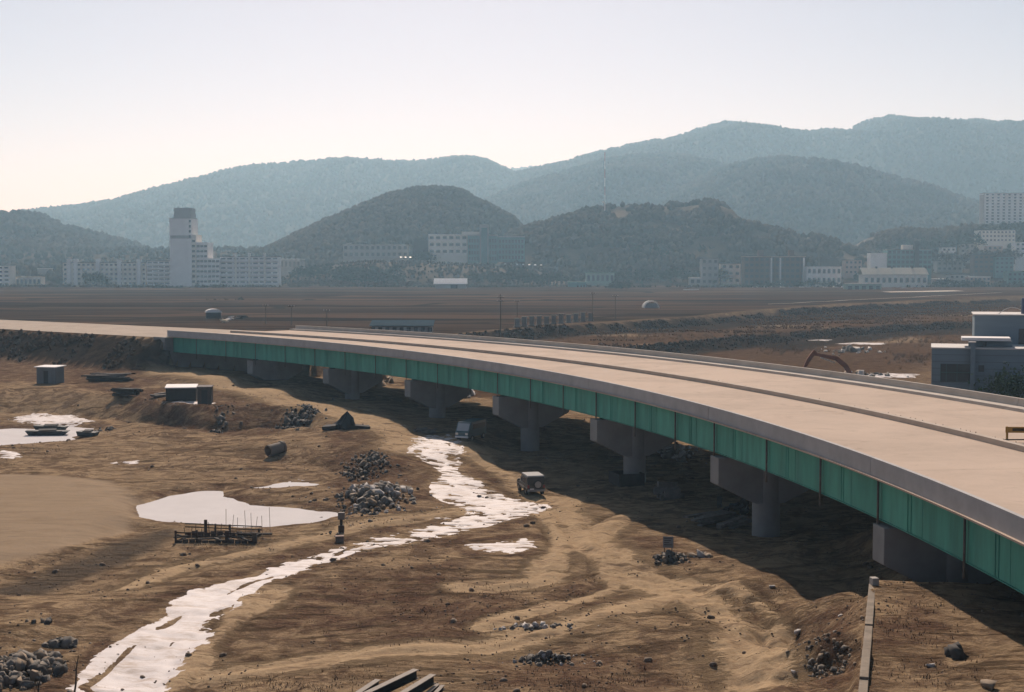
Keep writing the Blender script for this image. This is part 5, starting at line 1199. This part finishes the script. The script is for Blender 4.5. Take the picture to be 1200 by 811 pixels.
# ------------------------------------------------------------------ huts and sheds on the bank
CORR = mat('grey_blue_sheet', (0.17, 0.19, 0.20), .7, .2, 2, stretch=(1, 1, .1)); 
def hut(px, py, L_, D_, h0, h1, wallm, roofm, label, name, rz, door=True, over=.25, cat='hut'):
    q = on(px, py); t = thing(name, label, cat, q, rz)
    MB().box(-L_/2, L_/2, 0, D_, -.6, h0).build('wall', wallm, t, bevel=.02)
    MB().add([(-L_/2-over, -over, h0+.002), (L_/2+over, -over, h0+.002), (L_/2+over, D_+over, h1), (-L_/2-over, D_+over, h1), (-L_/2-over, -over, h0+.12), (L_/2+over, -over, h0+.12), (L_/2+over, D_+over, h1+.12), (-L_/2-over, D_+over, h1+.12)],
             [(0, 3, 2, 1), (4, 5, 6, 7), (0, 1, 5, 4), (1, 2, 6, 5), (2, 3, 7, 6), (3, 0, 4, 7)]).build('roof', roofm, t)
    n = max(3, int(L_/.55))
    for k in range(n): MB().box(-L_/2+L_*k/n+.03, -L_/2+L_*(k+1)/n-.03, -.035, -.004, .05, h0-.04).build('wall_sheet', wallm, t)
    if door: MB().box(-.35, .4, -.07, -.036, 0, min(1.9, h0*.85)).build('door', WALLS['dark'], t)
    return t
hut(54, 449.5, 3.2, 2.4, 2.4, 2.5, CORR, ROOF_W, 'grey-blue cabin with pale flat roof on the left bank', 'site_cabin', R(-14), True)
hut(212, 470, 3.9, 2.4, 1.7, 1.95, mat('dark_boards', (.045, .04, .038), .9, .3, 2), ROOF_W, 'low dark shed with white roof on the bank', 'low_shed', R(8), False, .12, 'shed')
hut(239.5, 474, 1.8, 1.7, 2.2, 2.3, mat('brown_booth', (.10, .085, .075), .9, .3, 2), mat('booth_roof', (.18, .16, .15), .9), 'narrow upright brown booth beside the white-roofed shed', 'booth', R(4), True, .08)
# stacks, wrecks and lumps
LUM = mat('grey_lumber', (0.20, 0.175, 0.155), .9, .4, 2); LUMD = mat('dark_lumber', (0.05, 0.045, 0.042), .9, .4, 2)
def stack(px, py, n, L_, w, h, rz, label, name='plank_stack', cat='planks', m=None, spread=1.2, tilt=.08):
    q = on(px, py); t = thing(name, label, cat, q, rz)
    for k in range(n):
        MB().obox((rng.uniform(-.15, .15)*L_, rng.uniform(-1, 1)*spread, h*.5+h*(k//4)*.95+.03), (L_*rng.uniform(.6, 1.1), w, h), rng.uniform(-.15, .15), rng.uniform(-tilt, tilt), rng.uniform(-tilt, tilt)*.5).build('plank', m or rng.choice((LUM, LUMD)), t)
    return t
stack(127, 446, 20, 6.5, .35, .22, R(3), 'long untidy stack of grey timber behind the cabin', spread=1.6)
stack(146, 463, 12, 3.6, .4, .3, R(-12), 'dark collapsed timber heap on the edge of the bank', m=LUMD, spread=1.0, tilt=.25)
stack(188, 464, 6, 2.6, .3, .2, R(25), 'few pale boards leaning left of the low shed', m=LUM, spread=.7, tilt=.2)
stack(845, 613, 16, 5.0, .5, .16, R(50), 'stack of long grey boards in the shade under the bridge', m=LUM, spread=1.8)
stack(500, 507, 8, 2.2, .25, .2, R(40), 'scraps of pale timber by a pier in the shade', m=LUM, spread=1.0, tilt=.4)
stack(860, 600, 10, 2.6, .4, .3, R(80), 'dark formwork pile behind the board stack under the bridge', m=LUMD, spread=1.2, tilt=.3)
stack(785, 585, 9, 2.4, .3, .5, R(20), 'broken formwork beside the dark pier footing', m=LUM, spread=1.4, tilt=.35)
q = on(733, 585); t = thing('pier_footing', 'square dark footing form standing before a pier', 'footing', arc(3.6, 19.0, H(*arc(3.6, 19.0)[:2])), R(19))
for x0, x1, y0, y1 in ((-1.2, 1.2, -1.3, -1.2), (-1.2, 1.2, 1.2, 1.3), (-1.3, -1.2, -1.3, 1.3), (1.2, 1.3, -1.3, 1.3)): MB().box(x0, x1, y0, y1, -.3, 1.1).build('board', LUMD, t)
for i, (x, y, L_, lb) in enumerate([(56, 514, 5.2, 'dark flat-bottomed boat hull stuck in the frozen pool'), (60, 507, 4.2, 'second dark hull behind, lying on the frozen pool'), (103, 511, 2.4, 'small dark lump on the ice edge')]):
    q = on(x, y); q[2] = max(q[2], -.16); t = thing('old_boat', lb, 'boat', q, R(6-9*i)); m = MB(); w = .75
    hull = [(-L_/2, .62), (-L_*.40, 0), (L_*.38, 0), (L_/2, .5)]
    m.prism(hull, -w, w).build('hull', mat('dark_tarred_wood', (.04, .05, .055), .7, .3, 2), t, bevel=.04)
    MB().box(-L_*.36, L_*.36, -w-.06, -w+.06, .42, .56).build('gunwale', LUMD, t); MB().box(-L_*.36, L_*.36, w-.06, w+.06, .42, .56).build('gunwale', LUMD, t)
    MB().obox((0, 0, .62), (L_*.4, 1.1, .18), .2, .1).build('cover_board', LUMD, t)
# concrete pipe
q = on(322, 533); t = thing('concrete_pipe', 'short wide concrete pipe lying on the bank above the pond', 'pipe', q, R(-40))
MB().ring((0, -.9, .5), (0, 1.0, .7), .62, .5, 26).build('barrel', mat('pipe_concrete', (.24, .205, .17), .9, .2, 1), t, smooth=False); MB().ring((0, .8, .68), (0, 1.1, .71), .7, .51, 26).build('collar', MATS['pipe_concrete'], t)
# black tarpaulin tent-like heap
q = on(407, 502); t = thing('tarpaulin_heap', 'black peaked tarpaulin heap on the mound beside the bridge shadow', 'tarpaulin', q)
TARP = mat('black_tarp', (.014, .014, .016), .5, .3, 2, spec=.4)
r = np.random.default_rng(4); V = [(0, 0, 2.0)]; n = 14
for ring_, (rad, z) in enumerate(((.5, 1.25), (1.1, .5), (1.7, -.1))):
    for k in range(n): a = 2*math.pi*k/n; rr_ = rad*r.uniform(.75, 1.3); V.append((rr_*math.cos(a)*1.1-.3*(z < 1), rr_*math.sin(a)*.8, z*r.uniform(.85, 1.15)))
FF = [(0, 1+k, 1+(k+1) % n) for k in range(n)]
for a in (1, 1+n): FF += [(a+k, a+n+k, a+n+(k+1) % n, a+(k+1) % n) for k in range(n)]
MB().add(V, FF).build('sheet', TARP, t); MB().obox((1.7, -.2, .25), (1.8, .9, .25), .3, .1, .12).build('board', LUMD, t); MB().obox((-1.9, -.4, .2), (1.6, 1.2, .4), -.2, .1, -.1).build('board', LUMD, t)
# half-built frame by the pond
q = on(252, 636); t = thing('rusty_frame', 'rusty half-built timber and rebar frame at the pond edge', 'frame', q, R(-2)); RU = mat('dark_rust', (.10, .075, .06), .9, .4, 3)
Lf, Df = 5.9, 2.6
for x0, x1, y, z0, z1 in ((-Lf/2, Lf/2, 0, -.4, .28), (-Lf/2, Lf/2, Df, -.4, .4)):
    for k in range(12):
        a = x0+(x1-x0)*k/12; MB().box(a+.03, a+(x1-x0)/12-.03, y-.05, y+.05, z0, z1*rng.uniform(.6, 1.0)).build('board', RU, t)
for x, y, h_, w in ((-Lf/2, 0, .9, .12), (-Lf/2+1.6, Df, 1.25, .17), (-Lf/2+1.6, 0, .95, .1), (-.6, Df, .95, .1), (.9, .1, .9, .24), (.5, Df, .9, .13), (Lf/2, .1, .75, .26), (Lf/2-.2, Df, .6, .13)): MB().box(x-w*.65, x+w*.65, y-w*.5, y+w*.5, -.4, h_).build('post', RU, t, bevel=.02)
for k in range(15):
    x = -Lf/2+.4+k*.45; MB().tube((x, 1.2+rng.uniform(-.9, .9), -.2), (x+rng.uniform(-.1, .1), 1.2, rng.uniform(.9, 1.4) if k < 7 else rng.uniform(1.6, 2.5)), .025 if k < 7 else .018, n=5).build('rebar', RU if k < 7 else mat('pink_rebar', (.28, .19, .16), .9), t)
for z in (.5, .75): MB().tube((-Lf/2, 0, z), (Lf/2, .1, z-.1), .045, n=6).build('rail', RU, t); MB().tube((-Lf/2, Df, z+.2), (Lf/2, Df, z), .045, n=6).build('rail', RU, t)
for k in range(10): MB().obox((rng.uniform(-3, 3), rng.uniform(0, 2), rng.uniform(.1, .5)), (rng.uniform(.8, 2), .2, .1), rng.uniform(0, 3), rng.uniform(-.3, .3)).build('plank', LUMD, t)
# pump post and small boxes
q = on(400, 623); t = thing('pump_post', 'dark upright pump post on the bank between pond and snow', 'post', q); MB().box(-.22, .22, -.2, .2, -.2, .5).build('base_box', RU, t, bevel=.03)
MB().box(-.1, .1, -.1, .1, .49, 1.3).build('shaft', LUMD, t, bevel=.02); MB().box(-.24, .26, -.2, .2, .95, 1.5).build('head_box', mat('grey_box', (.2, .19, .18), .8), t, bevel=.04)
q = on(398, 635); q[2] += .05; t = thing('small_crate', 'small brown crate lying on the snow track', 'crate', q, .2); MB().box(-.3, .3, -.25, .25, -.05, .35).build('box', LUM, t, bevel=.02); MB().box(-.34, .34, -.29, .29, .351, .42).build('lid', mat('crate_lid', (.28, .2, .16), .9), t)
q = on(783, 652); t = thing('site_sign', 'small grey signboard on two posts above the dark rubble', 'sign', q, R(-8)); SG = mat('faded_sign_face', (.20, .22, .24), .6, .15, 2)
for x in (-.26, .26): MB().tube((x, 0, -.3), (x, 0, 1.2), .03, n=8).build('post', RU, t)
b_ = MB().box(-.36, .36, -.06, -.041, .62, 1.4).build('board', SG, t, bevel=.005)
for k in range(4): MB().box(-.28, .28-.1*(k % 3), -.066, -.0605, 1.24-.15*k, 1.30-.15*k).build('text_line', mat('sign_ink', (.08, .09, .10), .8), b_)
# beams in the foreground: long steel sections lying on a bank
ST_T = mat('lit_top_steel', (0.30, 0.26, 0.22), .75, .2, 2, spec=.2); STD = mat('shaded_side_steel', (.03, .027, .025), .8, .3, 2)  # lit tops and shaded sides of the beams put into two steel colours
def ibeam(p1, p2, w, h, lb):                 # H-section between two foreground pixels at given heights
    a = Vector(P(*p1)); b = Vector(P(*p2)); d = (b-a); L_ = d.length; rz = math.atan2(d.y, d.x); ry = -math.asin(d.z/L_)
    t = thing('steel_beam', lb, 'beam', a, 0); t.rotation_euler = (0, ry, rz)
    MB().box(0, L_, -w/2, w/2, -.03, 0).build('top_flange', ST_T, t); MB().box(0, L_, -w/2, w/2, -h, -h+.03).build('bottom_flange', STD, t); MB().box(.004, L_-.004, -.03, .03, -h+.031, -.031).build('web', STD, t)
ibeam((348, 850, 1.2), (487.5, 784, 1.75), .32, .42, 'longest steel beam in the foreground stack'); ibeam((408, 850, 1.35), (507.5, 790, 1.8), .32, .42, 'steel beam lying nearest the stack end, right of the longest')
ibeam((360, 850, 1.0), (443, 796, 1.4), .3, .36, 'shortest left steel beam in the foreground stack')
for i, (x0, y0, x1, y1) in enumerate(((500, 812, 513.5, 801), (506, 816, 519, 802.5))): ibeam((x0, y0, 1.3), (x1, y1, 1.45), .2, .2, ('left', 'right')[i] + ' one of two short bars beside the steel beams')
stack(466, 826, 4, 2.6, .3, .2, R(60), 'dark timber packing under the steel beams', m=LUMD, spread=1.6, tilt=.1)
# retaining wall
w0 = Vector(P(1022.5, 681, 4.95)); w1 = Vector(P(1009, 835, 5.05)); d = (w1-w0); n = 5
rw = thing('retaining_wall', 'weathered concrete retaining wall running towards the viewer at the bottom right', 'wall', (w0.x, w0.y, 3.0)); RWM = mat('weathered_wall', (.26, .215, .165), .95, .35, 1.2, bump=.3)
d2 = Vector((d.x, d.y, 0)).normalized(); nn = Vector((d2.y, -d2.x, 0))
for k in range(n):
    a = w0 + d*(k/n) + d2*.012; b = w0 + d*((k+1)/n) - d2*.012; top = rng.uniform(-.12, .06) + (-.06 if k == 1 else 0)
    vs = [(a+nn*s_*.17) for s_ in (-1, 1)] + [(b+nn*s_*.17) for s_ in (1, -1)]
    MB().add([(p.x, p.y, 2.2) for p in vs]+[(p.x, p.y, p.z+top) for p in vs], [(0, 3, 2, 1), (4, 5, 6, 7), (0, 1, 5, 4), (1, 2, 6, 5), (2, 3, 7, 6), (3, 0, 4, 7)]).build('wall_section', RWM, rw, True, bevel=.03)
MB().obox((w0.x+.02, w0.y-.25, 4.98), (.34, .45, .42), .15).build('end_block', mat('end_block', (.45, .42, .38), .95, .2, 2), rw, True, bevel=.03)
for i, (x, y, s_, k_) in enumerate(((1090, 782, .35, 3), (935, 742, .45, 3), (1158, 806, .7, 2), (905, 668+20, .3, 3), (985, 723, .3, 3), (930, 788, .3, 3))):
    q = on(x, y); o = inst('stone_block', ROCKS[k_][i % 5], None, (q[0], q[1], q[2]+s_*.15), (0, 0, i), (s_, s_*.7, s_*.6)); tag(o, ('small white block on the terrace right of the wall', 'flat pale slab on the earth slope', 'pale stone at the bottom right corner', 'little pale stone in the bridge shadow', 'pale stone on the slope by the wall', 'single white stone on the track at the bottom')[i], 'stone')
# barrier on the deck
BY_ = mat('yellow_board', (0.42, 0.24, 0.055), .6, .2, 3); q = P(1180, 518, 9.25)
t = thing('barrier_board', 'yellow road barrier board on legs standing on the bridge deck', 'barrier', (q[0], q[1], 9.25), R(-3))
s_ = q[1]/F
MB().box(-.1*1, 44*s_, -.03, .03, 11*s_, 18*s_).build('board', BY_, t); MB().box(6*s_, 40*s_, -.036, -.0305, 13*s_, 16.5*s_).build('dark_lettering_band', mat('board_ink', (.07, .05, .02), .8, .5, 14), t)
for x in (0, 42*s_): MB().box(x-.06, x+.06, -.06, .06, 0, 18*s_+.02).build('leg', BY_, t); MB().box(x-.05, x+.05, -.6, .6, 0.003, .08).build('foot', LUMD, t)
MB().tube((-9*s_, -.2, 3*s_), (44*s_, -.1, 3.5*s_), .045, n=6).build('lower_rail', LUMD, t)
# weed stalks at the bottom left
for i, (x, y0, y1, lb) in enumerate(((88, 820, 768, 'tall dark bare stalk rising at the bottom left'), (44, 822, 794, 'short thin bare stalk at the bottom left corner'))):
    a = P(x-2, y0, .3); dd = np.linalg.norm(a[:2]); b = W(x+4, y1, a[1]); t = thing('bare_stalk', lb, 'stalk', a); m = MB()
    pts = [np.array([0, 0, 0]), (b-a)*.35+[.03, 0, 0], (b-a)*.7-[.03, 0, 0], b-a]; rs = [.06, .05, .035, .015]
    for k in range(3): m.tube(pts[k], pts[k+1], rs[k], rs[k+1], n=6)
    m.build('stem', TRUNK, t)
    for k in range(4): f = .25+.17*k; c = (b-a)*f; MB().tube(c, c+[rng.uniform(-.25, .25), 0, .4], .018, .006, n=4).build('twig', TRUNK, t)
